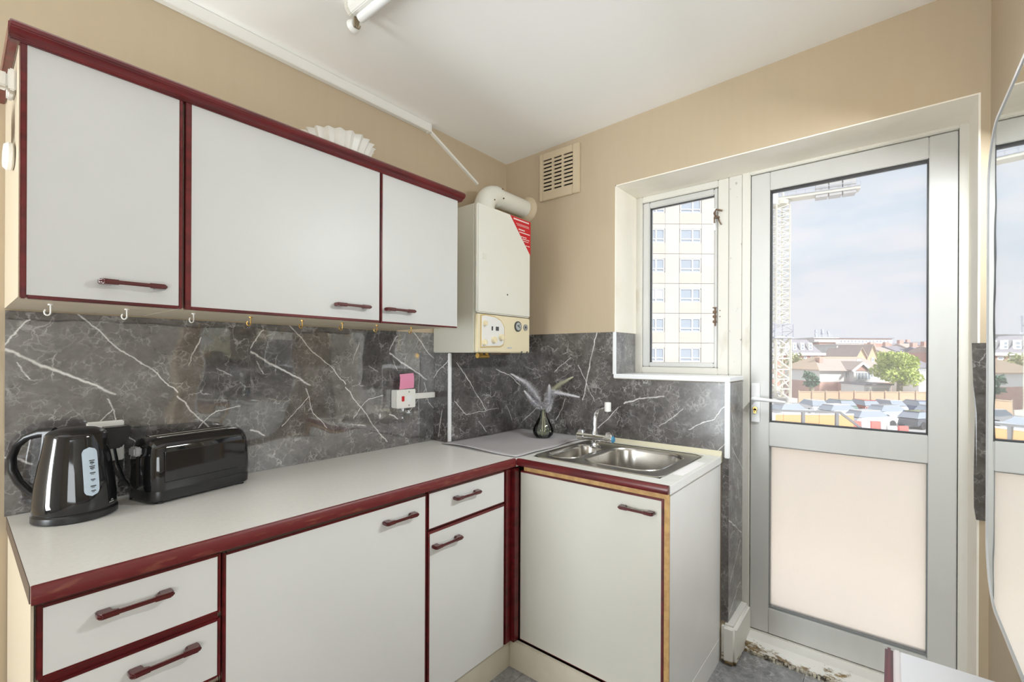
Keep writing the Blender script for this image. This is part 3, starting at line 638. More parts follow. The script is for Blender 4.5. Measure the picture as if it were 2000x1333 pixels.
# grey mat over the corner
mm = MB(); gx, gy = 22, 16; vv = []
for j in range(gy+1):
    row = []
    for i in range(gx+1):
        u, q = i/gx, j/gy
        x = -.632 + u*.628; y = -.125 - q*.470
        if i == 0: x += .006*math.sin(q*7)
        z = .9018 + .0025*abs(math.sin(x*9+y*4))
        edge = max(0, 1 - u*7); z += edge*.008*max(0, math.sin(q*PI*1.0+.5))
        fr = max(0, (q-.8)/.2); z += fr*.009*(1-abs(2*u-.9))*(.5+.5*math.sin(u*9))
        y -= fr*.012*math.sin(u*6)
        if q == 1: y = max(y, -.6005)
        row.append((x, max(y, -.6005), z))
    vv.append(row)
bmx = mm.bm; V = [[bmx.verts.new(p) for p in r] for r in vv]
for j in range(gy):
    for i in range(gx): bmx.faces.new((V[j][i], V[j][i+1], V[j+1][i+1], V[j+1][i]))
o = mm.build('counter_mat', 'mat', smooth=True); sol = o.modifiers.new('thick', 'SOLIDIFY'); sol.thickness = .0022; sol.offset = 1
tag(o, 'grey flexible mat laid over the worktop in the inner corner', 'mat')

# vase with plumes
vs_ = thing('bud_vase', 'small clear ribbed glass bud vase on the grey mat', 'vase', (-.165, -.405, .9085))
gm = glass('vase_glass', (.965, .985, .96))
MB().lathe([(.001, 0.0005), (.038, 0), (.050, .012), (.055, .030), (.050, .055), (.036, .080), (.022, .105), (.0155, .125), (.0155, .140), (.020, .150), (.018, .150), (.0132, .139), (.0135, .125), (.020, .104), (.034, .079), (.048, .055), (.052, .030), (.047, .013), (.036, .004), (.001, .004)], n=48, flute=.018, nf=16, cap0=True, cap1=True).build('glass', gm, vs_, smooth=True)
MB().lathe([(.001, .0045), (.035, .005), (.045, .014), (.0495, .030), (.0495, .034), (.001, .034)], n=32).build('water', glass('murky_water', (.93, .95, .86)), vs_, smooth=True)
def at(u, v, d): return CAM + FW*d + RT*(d*(u-1000)/F) + Vector((0, 0, (V0-v)*d/F))
VD = (Vector((-.165, -.405, 0)) - Vector((CAM.x, CAM.y, 0))).dot(FW)
pl_defs = [('silvery lilac dried plume leaning far left', 'plume', [(1064, 798, 0), (1045, 768, -.02), (1030, 750, -.03), (1002, 733, -.05)], .029),
           ('silvery lilac dried plume reaching right over the tap', 'plume', [(1069, 800, 0), (1068, 775, -.03), (1085, 766, -.05), (1129, 775, -.08)], .026),
           ('small grey dried plume low on the left', 'plume', [(1062, 798, 0), (1052, 793, -.02), (1040, 783, -.03), (1026, 766, -.03)], .022),
           ('olive dried plume leaning back right', 'plume_olive', [(1072, 800, 0), (1078, 765, .03), (1092, 752, .05), (1118, 737, .07)], .021),
           ('short lilac dried plume in the middle', 'plume', [(1068, 805, 0), (1072, 790, -.03), (1074, 775, -.04), (1073, 757, -.05)], .030)]
for i, (lab, mm_, pp, R) in enumerate(pl_defs):
    base = Vector((-.165 + random.uniform(-.02, .02), -.405 + random.uniform(-.02, .02), .915))
    neck = Vector((-.165 + random.uniform(-.006, .006), -.405 + random.uniform(-.006, .006), 1.052))
    P3 = [at(u, v, VD + dd) for u, v, dd in pp]
    st = thing('dried_plume', lab + ', standing in the glass bud vase', 'dried flower', tuple(base), group='dried plumes in the bud vase')
    loc = lambda p: tuple(Vector(p) - base)
    MB().tube([loc(base), loc(neck), loc(P3[0])], .0016, 6).build('stem', 'tan', st, smooth=True)
    fb = MB(); pts = []
    for k in range(61):   # quadratic-ish path
        t_ = k/60*3; a = min(int(t_), 2); f_ = t_-a
        pts.append(P3[a].lerp(P3[a+1], f_))
    sm = pts[:]
    for _ in range(14): sm = [sm[0]] + [(sm[j-1]+sm[j]*2+sm[j+1])/4 for j in range(1, 60)] + [sm[-1]]
    fb.tube([loc(p) for p in sm[::5]], [R*.22*math.sin(PI*min(1, .12+.88*(1-j/12))*.97)+.001 for j in range(13)], 7)
    for k in range(2600):
        tt = random.random()**.85; j = min(int(tt*60), 59); p = sm[j]; T = (sm[j+1]-sm[max(j-1, 0)]).normalized()
        d = Vector((random.gauss(0, 1), random.gauss(0, 1), random.gauss(0, 1))); d = (d - T*d.dot(T)).normalized()
        rad = R*(math.sin(PI*min(.98, .10+.9*tt))**.6)*random.uniform(.45, 1.05)*(.8+.3*math.sin(tt*46+2*math.sin(k*.01))) + .0015
        tip = p + d*rad + T*R*random.uniform(-.1, .75); s_ = d.cross(T)*.0022
        q = p + d*rad*.15
        fb.tri(loc(q-s_), loc(q+s_), loc(tip))
    fb.build('plume', mm_, st, fix=False)

# ------------------------------------------------------------------ boiler
bl = thing('boiler', 'cream wall boiler with control panel and red corner sticker', 'boiler', (-.580, 0, 1.352))
BW, BD = .418, -.313
B(0, BW, BD+.022, -.001, 0, .716).build('casing', 'boilerside', bl, bevel=.004)
B(.002, BW-.001, BD, BD+.0215, .192, .716).build('front_cover', 'boiler', bl, bevel=.006, seg=3)
B(.004, BW-.002, BD+.002, BD+.0215, .002, .187).build('control_panel', 'cream', bl, bevel=.004)
cpn = bpy.data.objects['control_panel']
rim = [(.034, .030), (.034, .176), (.060, .181), (.13, .176), (.175, .160), (.199, .130), (.201, .075), (.193, .045), (.170, .035)]
def offs(p, k): 
    cx = sum(q[0] for q in p)/len(p); cz = sum(q[1] for q in p)/len(p); return [(cx+(q[0]-cx)*k, cz+(q[1]-cz)*k) for q in p]
MB().prism(offs(rim, 1.09), 'y', BD+.001, BD+.006).build('panel_rim', mat('panel_rim_gold', (.62, .46, .22), .4), cpn, bevel=.001)
MB().prism(rim, 'y', BD-.001, BD+.005).build('panel_face', 'panelprint', cpn, bevel=.001)
for kx, kz, kr in ((.052, .142, .013), (.048, .050, .015), (.118, .064, .017), (.172, .078, .017)):
    MB().cyl((kx, BD-.001, kz), (kx, BD-.016, kz), kr, kr*.85, n=20).box(kx-.003, kx+.003, BD-.020, BD-.014, kz-kr*.8, kz+kr*.8).build('knob', 'cream', cpn, bevel=.001)
for a, b in ((.103, .112), (.134, .143), (.146, .155)): B(a, b, BD-.003, BD, .110, .130).build('indicator', 'darkprint', cpn)
MB().cyl((.310, BD-.004, .140), (.310, BD+.004, .140), .027, n=28).build('gauge_ring', 'darkprint', cpn)
MB().cyl((.310, BD-.0055, .140), (.310, BD-.003, .140), .021, n=28).build('gauge_face', mat('gauge_face', (.42, .45, .44), .3), cpn)
MB().bar((.300, BD-.0065, .146), (.320, BD-.0065, .134), .003).bar((.310, BD-.0065, .140), (.316, BD-.0065, .150), .002).build('needle', 'darkprint', cpn)
MB().cyl((.375, BD-.004, .138), (.375, BD+.004, .138), .017, n=24).build('timer_dial', 'grey', cpn)
MB().cyl((.372, BD-.0055, .138), (.372, BD-.003, .138), .006, n=14).build('timer_centre', 'darkprint', cpn)
B(.228, .262, BD-.0005, BD+.003, .024, .029).build('brand_mark', mat('pale_blue_print', (.5, .55, .62), .5), cpn)
for sx_ in (.345, .392): MB().cyl((sx_, BD-.001, .006), (sx_, BD+.004, .006), .004, n=8).build('screw', 'darkprint', cpn)
MB().prism([(.243, .712), (.416, .712), (.416, .53)], 'y', BD-.0012, BD-.0002).build('warning_sticker', 'red', bl)['label'] = 'red triangular sticker with rows of small white print'
pr = MB()
for (a, b, z, h) in ((.270, .402, .697, .007), (.292, .402, .679, .0022), (.300, .404, .672, .0022), (.312, .366, .650, .006), (.318, .410, .637, .005), (.330, .382, .616, .004), (.345, .407, .606, .004), (.352, .40, .596, .003), (.372, .410, .574, .004)):
    n_ = max(1, int((b-a)/.013)); 
    for i in range(n_):
        L0 = a+(b-a)*i/n_; pr.box(L0, L0+(b-a)/n_*.82, BD-.0018, BD-.0011, z, z+h)
pr.build('sticker_print', 'print', bpy.data.objects['warning_sticker'])
B(.040, .064, BD-.001, BD, .452, .478).build('paper_label', mat('faded_label', (.68, .66, .58), .6), bl)
MB().cyl((.224, BD-.001, .298), (.224, BD+.001, .298), .004, n=10).build('indicator_hole', 'dark', bl)
bv = MB(); bv.cyl((.09, -.24, -.018), (.16, -.24, -.018), .010, n=12); bv.cyl((.08, -.24, -.014), (.095, -.24, -.014), .014, n=8); bv.cyl((.11, -.24, -.02), (.11, -.24, 0), .008, n=10); bv.cyl((.15, -.24, -.02), (.15, -.24, 0), .010, n=10)
bv.build('brass_valve', 'brass', bl)
B(.225, .30, -.27, -.20, -.008, 0).build('drain_plate', 'rust', bl)
# flue
fl_ = thing('boiler_flue', 'cream flue pipe bending from the boiler top into the window wall', 'flue pipe', (-.368, -.16, 2.0685))
pts = [(0, 0, 0), (0, 0, .05)] + [(.085*(1-math.cos(a)), 0, .05+.085*math.sin(a)) for a in [PI/2*i/10 for i in range(1, 11)]]
MB().tube(pts, .056, 24).build('elbow', 'boiler', fl_, smooth=True)
MB().cyl((.085, 0, .135), (.368, 0, .135), .050, n=28).build('pipe', 'boiler', fl_, smooth=True)
MB().cyl((.075, 0, .135), (.10, 0, .135), .0575, n=28).build('socket_ring', 'boiler', fl_, bevel=.002)
MB().lathe([(.050, .0), (.060, .002), (.076, .018), (.078, .026)], n=28).xf(Matrix.Translation((.341, 0, .135)) @ Matrix.Rotation(PI/2, 4, 'Y')).build('wall_collar', 'ventpaint', fl_, smooth=True)
for p in ((.02, -.052, .09), (.092, -.045, .168), (.09, -.056, .115)): MB().cyl(p, (p[0], p[1]-.006, p[2]+.002), .004, n=8).build('screw', 'rust', fl_)

# ------------------------------------------------------------------ switch, note, socket
sw = thing('fused_switch', 'white fused spur switch with red rocker on the stone tiles', 'switch', (-.793, -.004, 1.131))
B(-.048, .058, -.040, 0, -.043, .043).build('back_box', 'white', sw, bevel=.003)
B(-.049, .059, -.050, -.0405, -.044, .044).build('face_plate', 'white', sw, bevel=.003)
B(-.024, -.010, -.0535, -.050, -.011, .013).build('rocker', 'red', sw, bevel=.001)
for z in (-.032, .032): MB().cyl((.018, -.0505, z), (.018, -.052, z), .004, n=10).build('screw', 'grey', sw)
fu = MB(); fu.box(.008, .03, -.0508, -.0498, -.012, .012); fu.build('fuse_holder', 'whitetrim', sw)
nt_ = MB(); nt_.loft([[(-.030+.004*z/.07, -.046+dy, z), (.060, -.040+dy, z+.004), (.060, -.0395+dy, z+.004), (-.030+.004*z/.07, -.0455+dy, z)] for z, dy in ((0, .003), (.03, 0), (.055, .001), (.072, .006))])
o = nt_.build('pink_note', 'pink'); o.location = (-.793, .0, 1.1755); tag(o, 'pink paper note tucked behind the white fused switch', 'note')
o = B(-.733, -.579, -.018, -.0045, 1.122, 1.150).build('cable_trunking', 'white', bevel=.002); tag(o, 'short white trunking from the fused switch to the pier', 'trunking')
so = thing('wall_socket', 'white wall socket half hidden behind the kettle', 'socket', (-1.885, -.0045, 1.075))
B(-.026, .060, -.010, 0, -.062, .060).build('face_plate', 'white', so, bevel=.003)
for x in (-.015, .05): MB().cyl((x, -.0105, .0), (x, -.012, .0), .004, n=8).build('screw', 'grey', so)
pg = thing('power_plug', 'black plug in the socket behind the kettle', 'plug', (-1.852, -.016, 1.09))
MB().prism([(-.028, .030), (.036, .030), (.030, -.010), (.012, -.034), (-.018, -.034)], 'y', -.042, 0).build('plug_body', 'matblack', pg, bevel=.003)
MB().tube([(0, -.02, -.034), (.006, -.026, -.08), (.02, -.035, -.13), (.035, -.04, -.158), (.03, -.07, -.185)], .004, 8).build('cord', 'matblack', pg, smooth=True)

# ------------------------------------------------------------------ kettle
kt = thing('kettle', 'black cordless jug kettle with pale blue water gauge at the left end of the worktop', 'kettle', (-1.948, -.135, .9), 0)
KS = 1.0
def kring(r, z): return (r, z)
MB().lathe([(.080, 0), (.087, .004), (.087, .018), (.083, .022)], n=48).build('power_base', 'matblack', kt, smooth=True)
body = MB(); body.lathe([(.083, .0225), (.085, .026), (.0845, .05), (.080, .10), (.073, .15), (.066, .19), (.0625, .212), (.0615, .222), (.058, .226)], n=64)
body.build('body', 'black', kt, smooth=True)
MB().lathe([(.0575, .2262), (.054, .2295), (.042, .235), (.02, .2385), (.001, .239)], n=48).build('lid', 'matblack', kt, smooth=True)
hd = Vector((-RT.x, -RT.y, 0)); hd.rotate(Matrix.Rotation(.12, 3, 'Z')); hd.normalize()     # towards the left
def kp(r, z, s=0.): 
    sd_ = Vector((-hd.y, hd.x, 0)); return (hd.x*r + sd_.x*s, hd.y*r + sd_.y*s, z)
hp_ = [(.052, .226), (.085, .225), (.118, .214), (.143, .192), (.155, .160), (.153, .127), (.138, .094), (.112, .066), (.084, .048)]
rs = []
for i, (r_, z_) in enumerate(hp_):
    a, b = hp_[max(i-1, 0)], hp_[min(i+1, len(hp_)-1)]; tx, tz = b[0]-a[0], b[1]-a[1]; L_ = math.hypot(tx, tz); nx, nz = -tz/L_, tx/L_
    w1, w2 = .012, .0085+.004*(i in (0, 1))
    rs.append([kp(r_+nx*w2*math.cos(q), z_+nz*w2*math.cos(q), w1*math.sin(q)) for q in [2*PI*k/12 for k in range(12)]])
MB().loft(rs).build('handle', 'matblack', kt, smooth=True)
hg = MB(); hg.loft([[kp(.058, .226, -.016), kp(.070, .224, -.016), kp(.070, .224, .016), kp(.058, .226, .016)], [kp(.074, .08, -.011), kp(.089, .055, -.011), kp(.089, .055, .011), kp(.074, .08, .011)]])
hg.build('handle_spine', 'matblack', kt)
spd = [[kp(-.052, .222, -.028), kp(-.052, .222, .028), kp(-.070, .222, .010), kp(-.0705, .222, -.010)], [kp(-.062, .175, -.018), kp(-.062, .175, .018), kp(-.070, .176, .004), kp(-.070, .176, -.004)]]
MB().loft(spd).build('spout', 'black', kt)
# water gauge on the side facing the room
ga = math.atan2(CAM.y+.135, CAM.x+1.948) + .38
def surf(z): 
    P_ = [(.0845, .05), (.080, .10), (.073, .15), (.066, .19), (.0625, .212)]
    for (a, za), (b, zb) in zip(P_, P_[1:]):
        if z <= zb: return a + (b-a)*(z-za)/(zb-za)
    return .0625
def gp(du, z, off): 
    r_ = surf(z)+off; a = ga + du/r_; return (r_*math.cos(a), r_*math.sin(a), z)
gw = MB(); n_ = 26; z0g, z1g, hw = .064, .190, .0165
rows = []
for i in range(n_+1):
    z = z0g + (z1g-z0g)*i/n_; d = min(z-z0g, z1g-z); wdt = hw if d > hw else math.sqrt(max(hw*hw-(hw-d)**2, 1e-7))
    rows.append([gw.bm.verts.new(gp(wdt*j/3, z, .0014)) for j in range(-3, 4)])
for a, b in zip(rows, rows[1:]):
    for j in range(6): gw.bm.faces.new((a[j], a[j+1], b[j+1], b[j]))
gw = gw.build('water_gauge', 'waterwindow', kt, smooth=True)
mk = MB()
for i, z in enumerate((.076, .088, .105, .122, .134, .139, .148, .154)):
    for a, b in ((-.003, .006), (.0005, .009)) if i % 2 else ((-.002, .008),):
        mk.quad(gp(a, z, .0018), gp(b, z, .0018), gp(b, z+.0028, .0018), gp(a, z+.0028, .0018))
        mk.quad(gp(a+.002, z-.003, .0018), gp(b-.003, z-.003, .0018), gp(b-.003, z-.0014, .0018), gp(a+.002, z-.0014, .0018))
mk.build('gauge_marks', 'darkprint', gw)
ga += .55
mk = MB(); mk.quad(gp(-.006, .034, .0006), gp(.012, .034, .0006), gp(.012, .0365, .0006), gp(-.006, .0365, .0006)); mk.quad(gp(0, .039, .0006), gp(.010, .039, .0006), gp(.008, .042, .0006), gp(.002, .042, .0006))
mk.build('maker_mark', 'grey', kt)

# ------------------------------------------------------------------ toaster
tz = thing('toaster', 'long black glossy toaster beside the kettle', 'toaster', (-1.668, -.100, .9), .215)
TL, TW, TH = .150, .075, .190
def rrect(hx, hy, r, z, n=5): return [(x, y, z) for x, y in rr(0, 0, hx, hy, r, n)]
MB().loft([rrect(TL-.006, TW-.006, .03, .006), rrect(TL-.001, TW-.001, .034, .010), rrect(TL, TW, .035, .034), rrect(TL-.001, TW-.001, .034, .038)]).build('base', 'matblack', tz, smooth=True)
MB().loft([rrect(TL-.001, TW-.001, .034, .0385), rrect(TL+.001, TW+.001, .036, .06), rrect(TL, TW-.001, .036, .13), rrect(TL-.004, TW-.005, .036, .160), rrect(TL-.010, TW-.012, .036, .178), rrect(TL-.020, TW-.022, .034, .187), rrect(TL-.034, TW-.034, .028, .190)]).build('body', 'black', tz, smooth=True)
for yy in (-.020, .020):
    s_ = MB(); s_.box(-.118, .112, yy-.013, yy+.013, .1885, .1912); s_ = s_.build('slot', 'steel', tz, bevel=.001)
    B(-.112, .106, yy-.008, yy+.008, .1895, .1916).build('slot_opening', 'dark', s_)
B(-.168, -.148, -.020, .016, .140, .166).build('lever', mat('grey_lever', (.30, .30, .31), .4), tz, bevel=.004)
B(-.153, -.149, -.006, .006, .05, .165).build('lever_track', 'dark', tz)
for x, y in ((-.12, -.055), (.12, -.055), (-.12, .055), (.12, .055)): MB().cyl((x, y, 0), (x, y, .008), .010, n=12).build('foot', 'matblack', tz)
pf = MB(); pf.loft([[(-.118, -.0765, .062), (.122, -.0765, .062), (.122, -.0765, .152), (-.118, -.0765, .152)], [(-.116, -.0782, .064), (.120, -.0782, .064), (.120, -.0775, .150), (-.116, -.0775, .150)]]); pf.build('side_plate', 'black', tz, smooth=False)

# ------------------------------------------------------------------ bowl on the cabinets
bo = thing('fluted_bowl', 'white fluted ceramic bowl on top of the wall cabinets', 'bowl', (-1.243, -.215, 2.012), 0); bo.scale = (1.14, 1.14, 1.05)
MB().lathe([(.05, 0), (.062, .003), (.075, .025), (.092, .060), (.106, .092), (.114, .110), (.119, .114), (.115, .116), (.108, .108), (.098, .090), (.084, .060), (.066, .025), (.05, .010), (.001, .008)], n=132, flute=.055, nf=22).build('bowl_body', 'bowl', bo, smooth=True)
MB().lathe([(.045, -.004), (.055, -.004), (.055, .002), (.045, .002)], n=48).build('foot_ring', 'bowl', bo, smooth=True)

# ------------------------------------------------------------------ ceiling light
cl = thing('ceiling_light', 'white fluorescent batten light on the ceiling, one end in view', 'light', (-1.285, -.41, 2.522)); cl.scale = (1.18, 1, 1.1)
MB().prism([(-.030, .012), (.030, .012), (.030, -.012), (.018, -.026), (-.018, -.026), (-.030, -.012)], 'y', -.006, -1.24).build('batten_body', 'white', cl, bevel=.002)
MB().prism([(-.032, .012), (.032, .012), (.032, -.013), (.019, -.028), (-.019, -.028), (-.032, -.013)], 'y', .010, -.008).build('end_cap', mat('end_cap_cream', (.66, .63, .55), .5), cl, bevel=.002)
lh = MB(); lh.tube([(0, .003, -.024), (0, .004, -.035), (.002, 0, -.046), (.002, -.006, -.056), (.002, -.012, -.060)], .0045, 8); lh.box(-.007, .009, -.006, .0, -.058, -.026); lh.tube([(.002, -.010, -.058), (.002, -.018, -.064), (.002, -.022, -.058)], .003, 8)
lh.build('lamp_holder', mat('lamp_holder_brown', (.24, .19, .12), .5), cl)
MB().lathe([(.012, 0), (.017, .004), (.020, .016), (.015, .018)], n=20).xf(Matrix.Translation((0, .002, -.046)) @ Matrix.Rotation(-PI/2, 4, 'X')).build('holder_ring', 'white', cl, smooth=True)
MB().cyl((0, -.03, -.040), (0, -1.22, -.040), .013, n=18).build('tube', mat('tube_glass', (.85, .85, .84), .25), cl, smooth=True)

# ------------------------------------------------------------------ mirror on the right wall and narrow shelf table
mr_ = thing('wall_mirror', 'tall round-cornered mirror with thin white rim on the right wall', 'mirror', (-.705, -2.08, 1.318))
out = [(x, z) for x, z in rr(0, 0, .318, .612, .15, 12)]
inn = [(x, z) for x, z in rr(0, 0, .309, .603, .144, 12)]
MB().prism([(x*.985, z*.99) for x, z in inn], 'y', .0, .046).build('backing', 'whitetrim', mr_)
MB().prism(inn, 'y', .0465, .0495).build('mirror_glass', 'mirror', mr_)
mt_ = M['mirror'].node_tree; nz = N(mt_, 'ShaderNodeTexNoise'); nz.inputs['Scale'].default_value = 7; nz.inputs['Detail'].default_value = 1
tcn = N(mt_, 'ShaderNodeTexCoord'); mt_.links.new(tcn.outputs['Object'], nz.inputs[0]); bpn = N(mt_, 'ShaderNodeBump'); bpn.inputs['Strength'].default_value = .012; bpn.inputs['Distance'].default_value = .02
mt_.links.new(nz.outputs[0], bpn.inputs['Height']); mt_.links.new(bpn.outputs[0], mt_.nodes['Principled BSDF'].inputs['Normal'])
rg = MB(); rg.loft([[(x, y, z) for x, z in o_] for o_, y in ((out, .040), (out, .0515), (inn, .0515), (inn, .049))], cap=False); rg.build('rim', 'whitetrim', mr_, smooth=True)
tb = thing('shelf_table', 'narrow white table top with burgundy edge beside the camera, cut by the frame', 'table', (-.962, -1.823, .75))
B(-1.2, 0, -.236, -.024, -.03, 0).build('table_top', mat('lavender_laminate', (.72, .72, .75), .3), tb)
MB().box(-1.2, .002, -.024, -.013, -.032, .001).build('inner_edge', mat('pale_edge_strip', (.70, .64, .64), .3), tb, bevel=.002)
MB().box(-1.2, .003, -.013, 0, -.034, .002).build('front_edge', 'burgundy', tb, bevel=.004)
B(-.022, -.003, -.23, -.03, -.75, -.031).build('end_panel', 'sidepanel', tb)
B(-1.198, -1.178, -.23, -.03, -.75, -.031).build('end_panel', 'sidepanel', tb)
# ------------------------------------------------------------------ outside the window: ground 4.7 m below the kitchen floor
GZ = -4.7
class Ext:
    """a thing standing outdoors, its local x to the right and y away from the flat, base on the ground at depth d"""
    def __init__(s, name, label, cat, u, d, group=None, rz=0., z=GZ, kind=None):
        s.u, s.d, s.z = u, d, z
        p = CAM + FW*d + RT*(d*(u-1000)/F)
        s.r = thing(name, label, cat, (p.x, p.y, z), YAW - PI/2 + rz, group, kind)
    def X(s, u): return s.d*(u - s.u)/F
    def Z(s, v): return CAM.z - s.z + (V0 - v - .0042*(s.u-1000))*s.d/F
M['tower'] = noise_color(mat('tower_cream_concrete', (.58, .55, .50), .8), (.56, .525, .47), .4)
M['spandrel'] = mat('tower_pale_tan', (.56, .51, .445), .8)
M['extwhite'] = mat('outdoor_white_paint', (.84, .84, .83), .6)
M['extglass'] = mat('outdoor_window_glass', (.36, .41, .48), .12)
M['curtain'] = mat('net_curtain_pane', (.62, .66, .72), .4)
M['brickfar'] = noise_color(mat('faded_brick', (.56, .33, .27), .85), (.50, .29, .24), 3)
M['brickpink'] = noise_color(mat('pink_brick', (.66, .42, .36), .85), (.60, .38, .32), 3)
M['yellowbrick'] = mat('yellow_brick', (.66, .50, .33), .85)
M['slate'] = noise_color(mat('slate_roof', (.30, .28, .32), .7), (.36, .34, .37), 4)
M['tileroof'] = noise_color(mat('clay_tile_roof', (.52, .43, .39), .8), (.58, .48, .42), 3)
M['orangeroof'] = mat('sunlit_tile_roof', (.72, .55, .41), .8)
M['concrete'] = noise_color(mat('pale_concrete', (.62, .60, .58), .85), (.56, .55, .54), 2)
M['fence'] = noise_color(mat('larch_fence', (.68, .50, .34), .8), (.60, .42, .27), 5, .4, .6, (6, 6, .5))
M['fencepost'] = mat('fence_post', (.55, .42, .30), .8)
M['leaf'] = noise_color(mat('spring_leaf', (.46, .56, .12), .6), (.62, .68, .24), 1.2)
M['leaf_olive'] = noise_color(mat('olive_leaf', (.36, .40, .17), .6), (.50, .48, .28), 1.0)
M['leaf_dark'] = noise_color(mat('evergreen_leaf', (.14, .24, .16), .6), (.24, .34, .24), 1.0)
M['bark'] = mat('bark', (.34, .30, .22), .9)
M['crane'] = mat('crane_cream', (.78, .75, .64), .6)
M['cranegrey'] = mat('crane_blue_grey', (.50, .52, .60), .6)
M['asphalt'] = noise_color(mat('pale_car_park', (.60, .58, .57), .9), (.52, .51, .51), .15)
M['deck'] = noise_color(mat('pale_balcony_screed', (.80, .77, .72), .8), (.74, .71, .66), 3)
M['parapet'] = noise_color(mat('cream_parapet_paint', (.88, .85, .79), .8), (.84, .80, .73), 2)
M['rail'] = mat('rail_grey', (.22, .22, .23), .5)
M['orange'] = mat('orange_plastic', (.80, .46, .20), .5)
M['barred'] = mat('barrier_red', (.75, .20, .17), .5)
M['tyre'] = mat('tyre', (.05, .05, .055), .8)
g = MB(); P0 = Vector((CAM.x, CAM.y, 0))
c4 = [P0 + FW*a + RT*b for a, b in ((2.5, -160), (2.5, 260), (420, 260), (420, -160))]
g.loft([[(q.x, q.y, GZ-.3) for q in c4], [(q.x, q.y, GZ) for q in c4]])
tag(g.build('ground', 'asphalt'), 'pale tarmac of the car park far below the flat', 'ground', kind='structure')

dk = B(.32, 2.0, 1.2, -5.2, -.32, -.10).build('balcony_floor', 'deck'); tag(dk, 'pale balcony floor outside the door', 'balcony', kind='structure')

pp = B(1.9, 2.0, 1.2, -5.2, -.10, .66).build('balcony_parapet', 'parapet'); tag(pp, 'cream balcony parapet hidden below the middle rail of the door', 'parapet', kind='structure')

# tower block
T = Ext('tower_block', 'tall cream tower block seen through the narrow window', 'building', 1330, 41)
X, Z = T.X, T.Z
MB().box(X(1188), X(1412), .25, 10, 0, Z(60)).build('core', 'tower', T.r)
FL = [435 - 58.2*k for k in range(-8, 7)]    # joint lines
bays_p = ((1188, 1199), (1228, 1254), (1298.4, 1326), (1369.5, 1412)); bays_w = ((1199.4, 1227.6), (1254.4, 1298), (1326.4, 1369))
for v1 in FL:
    v0 = v1 + 58.2
    if Z(v0) < 0: continue
    for a, b in bays_p: B(X(a), X(b)-.01, 0, .25, Z(v0)+.02, Z(v1)-.02).build('wall_panel', 'tower', T.r)
    for a, b in bays_w:
        B(X(a), X(b), 0, .25, Z(v0)+.02, Z(v1+36.5)).build('spandrel', 'spandrel', T.r)
        B(X(a), X(b), 0, .25, Z(v1+9.5), Z(v1)-.02).build('lintel', 'tower', T.r)
        x0, x1 = X(a)+.05, X(b)-.04; z0, z1 = Z(v1+36.5), Z(v1+9.5)
        m_ = MB(); t_ = .085; xm = x0+(x1-x0)*.60; zm = z0+(z1-z0)*.27
        for q in ((x0, x0+t_, z0, z1), (x1-t_, x1, z0, z1), (xm-t_*.7, xm+t_*.7, z0, z1), (x0, x1, z0, z0+t_), (x0, x1, z1-t_, z1), (x0, x1, zm-t_/2, zm+t_/2)): m_.box(q[0], q[1], .03, .20, q[2], q[3])
        wf = m_.build('window', 'extwhite', T.r)
        pm = random.choice(['extglass', 'curtain', 'extglass', 'curtain'])
        for a_, b_ in ((x0+t_, xm-t_*.7), (xm+t_*.7, x1-t_)):
            B(a_, b_, .10, .14, zm+t_/2, z1-t_).build('pane', pm, wf); B(a_, b_, .10, .14, z0+t_, zm-t_/2).build('pane', 'extglass', wf)

# tower crane
K = Ext('tower_crane', 'cream lattice tower crane standing beyond the door', 'crane', 1521, 64)
X, Z = K.X, K.Z
def lattice(mb, hw, z0, z1, n, leg, br):
    for sx in (-1, 1):
        for sy in (-1, 1): mb.bar((sx*hw, sy*hw, z0), (sx*hw, sy*hw, z1), leg)
    for i in range(n):
        a, b = z0+(z1-z0)*i/n, z0+(z1-z0)*(i+1)/n
        for s in (-1, 1):
            t = 1 if i % 2 else -1
            mb.bar((-hw*t, s*hw, a), (hw*t, s*hw, b), br); mb.bar((s*hw, -hw*t, a), (s*hw, hw*t, b), br)
            mb.bar((-hw, s*hw, b), (hw, s*hw, b), br); mb.bar((s*hw, -hw, b), (s*hw, hw, b), br)
    return mb
zb = Z(655); zt = Z(398); nsec = 6
for i in range(nsec):
    a, b = zb+1.9+(zt-zb-1.9)*i/nsec, zb+1.9+(zt-zb-1.9)*(i+1)/nsec
    lattice(MB(), .92, a, b-.06, 4, .17, .085).build('mast_section', 'crane', K.r)
lattice(MB(), 1.0, .4, (zb-.4)/2+.2, 3, .30, .17).build('mast_section', 'crane', K.r)
lattice(MB(), 1.0, (zb-.4)/2+.25, zb, 3, .30, .17).build('mast_section', 'crane', K.r)
cg = MB(); lattice(cg, 1.25, zb-.1, zb+1.8, 2, .12, .06); cg.box(-1.35, 1.35, -1.35, 1.35, zb-.15, zb); cg.build('climbing_frame', 'cranegrey', K.r)
B(-1.8, 1.8, -1.8, 1.8, 0, .5).build('base_block', 'concrete', K.r)
MB().cyl((0, 0, zt), (0, 0, zt+.5), 1.15, 1.35, n=20).build('slewing_ring', 'crane', K.r)
def jib(mb, p, q, w, h, n):
    p, q = Vector(p), Vector(q); d = (q-p); s = d.normalized().cross(Vector((0, 0, 1)))*w/2; up = Vector((0, 0, h))
    for c in (s, -s): mb.bar(p+c, q+c, .16)
    mb.bar(p+up, q+up, .16)
    for i in range(n):
        a, b = p+d*i/n, p+d*(i+1)/n; m = (a+b)/2
        for c in (s, -s): mb.bar(a+c, m+up, .08); mb.bar(m+up, b+c, .08)
        mb.bar(a+s, a-s, .08); mb.bar(a+s, b-s, .06)
    return mb
jd = Vector((.86, -.5, 0))
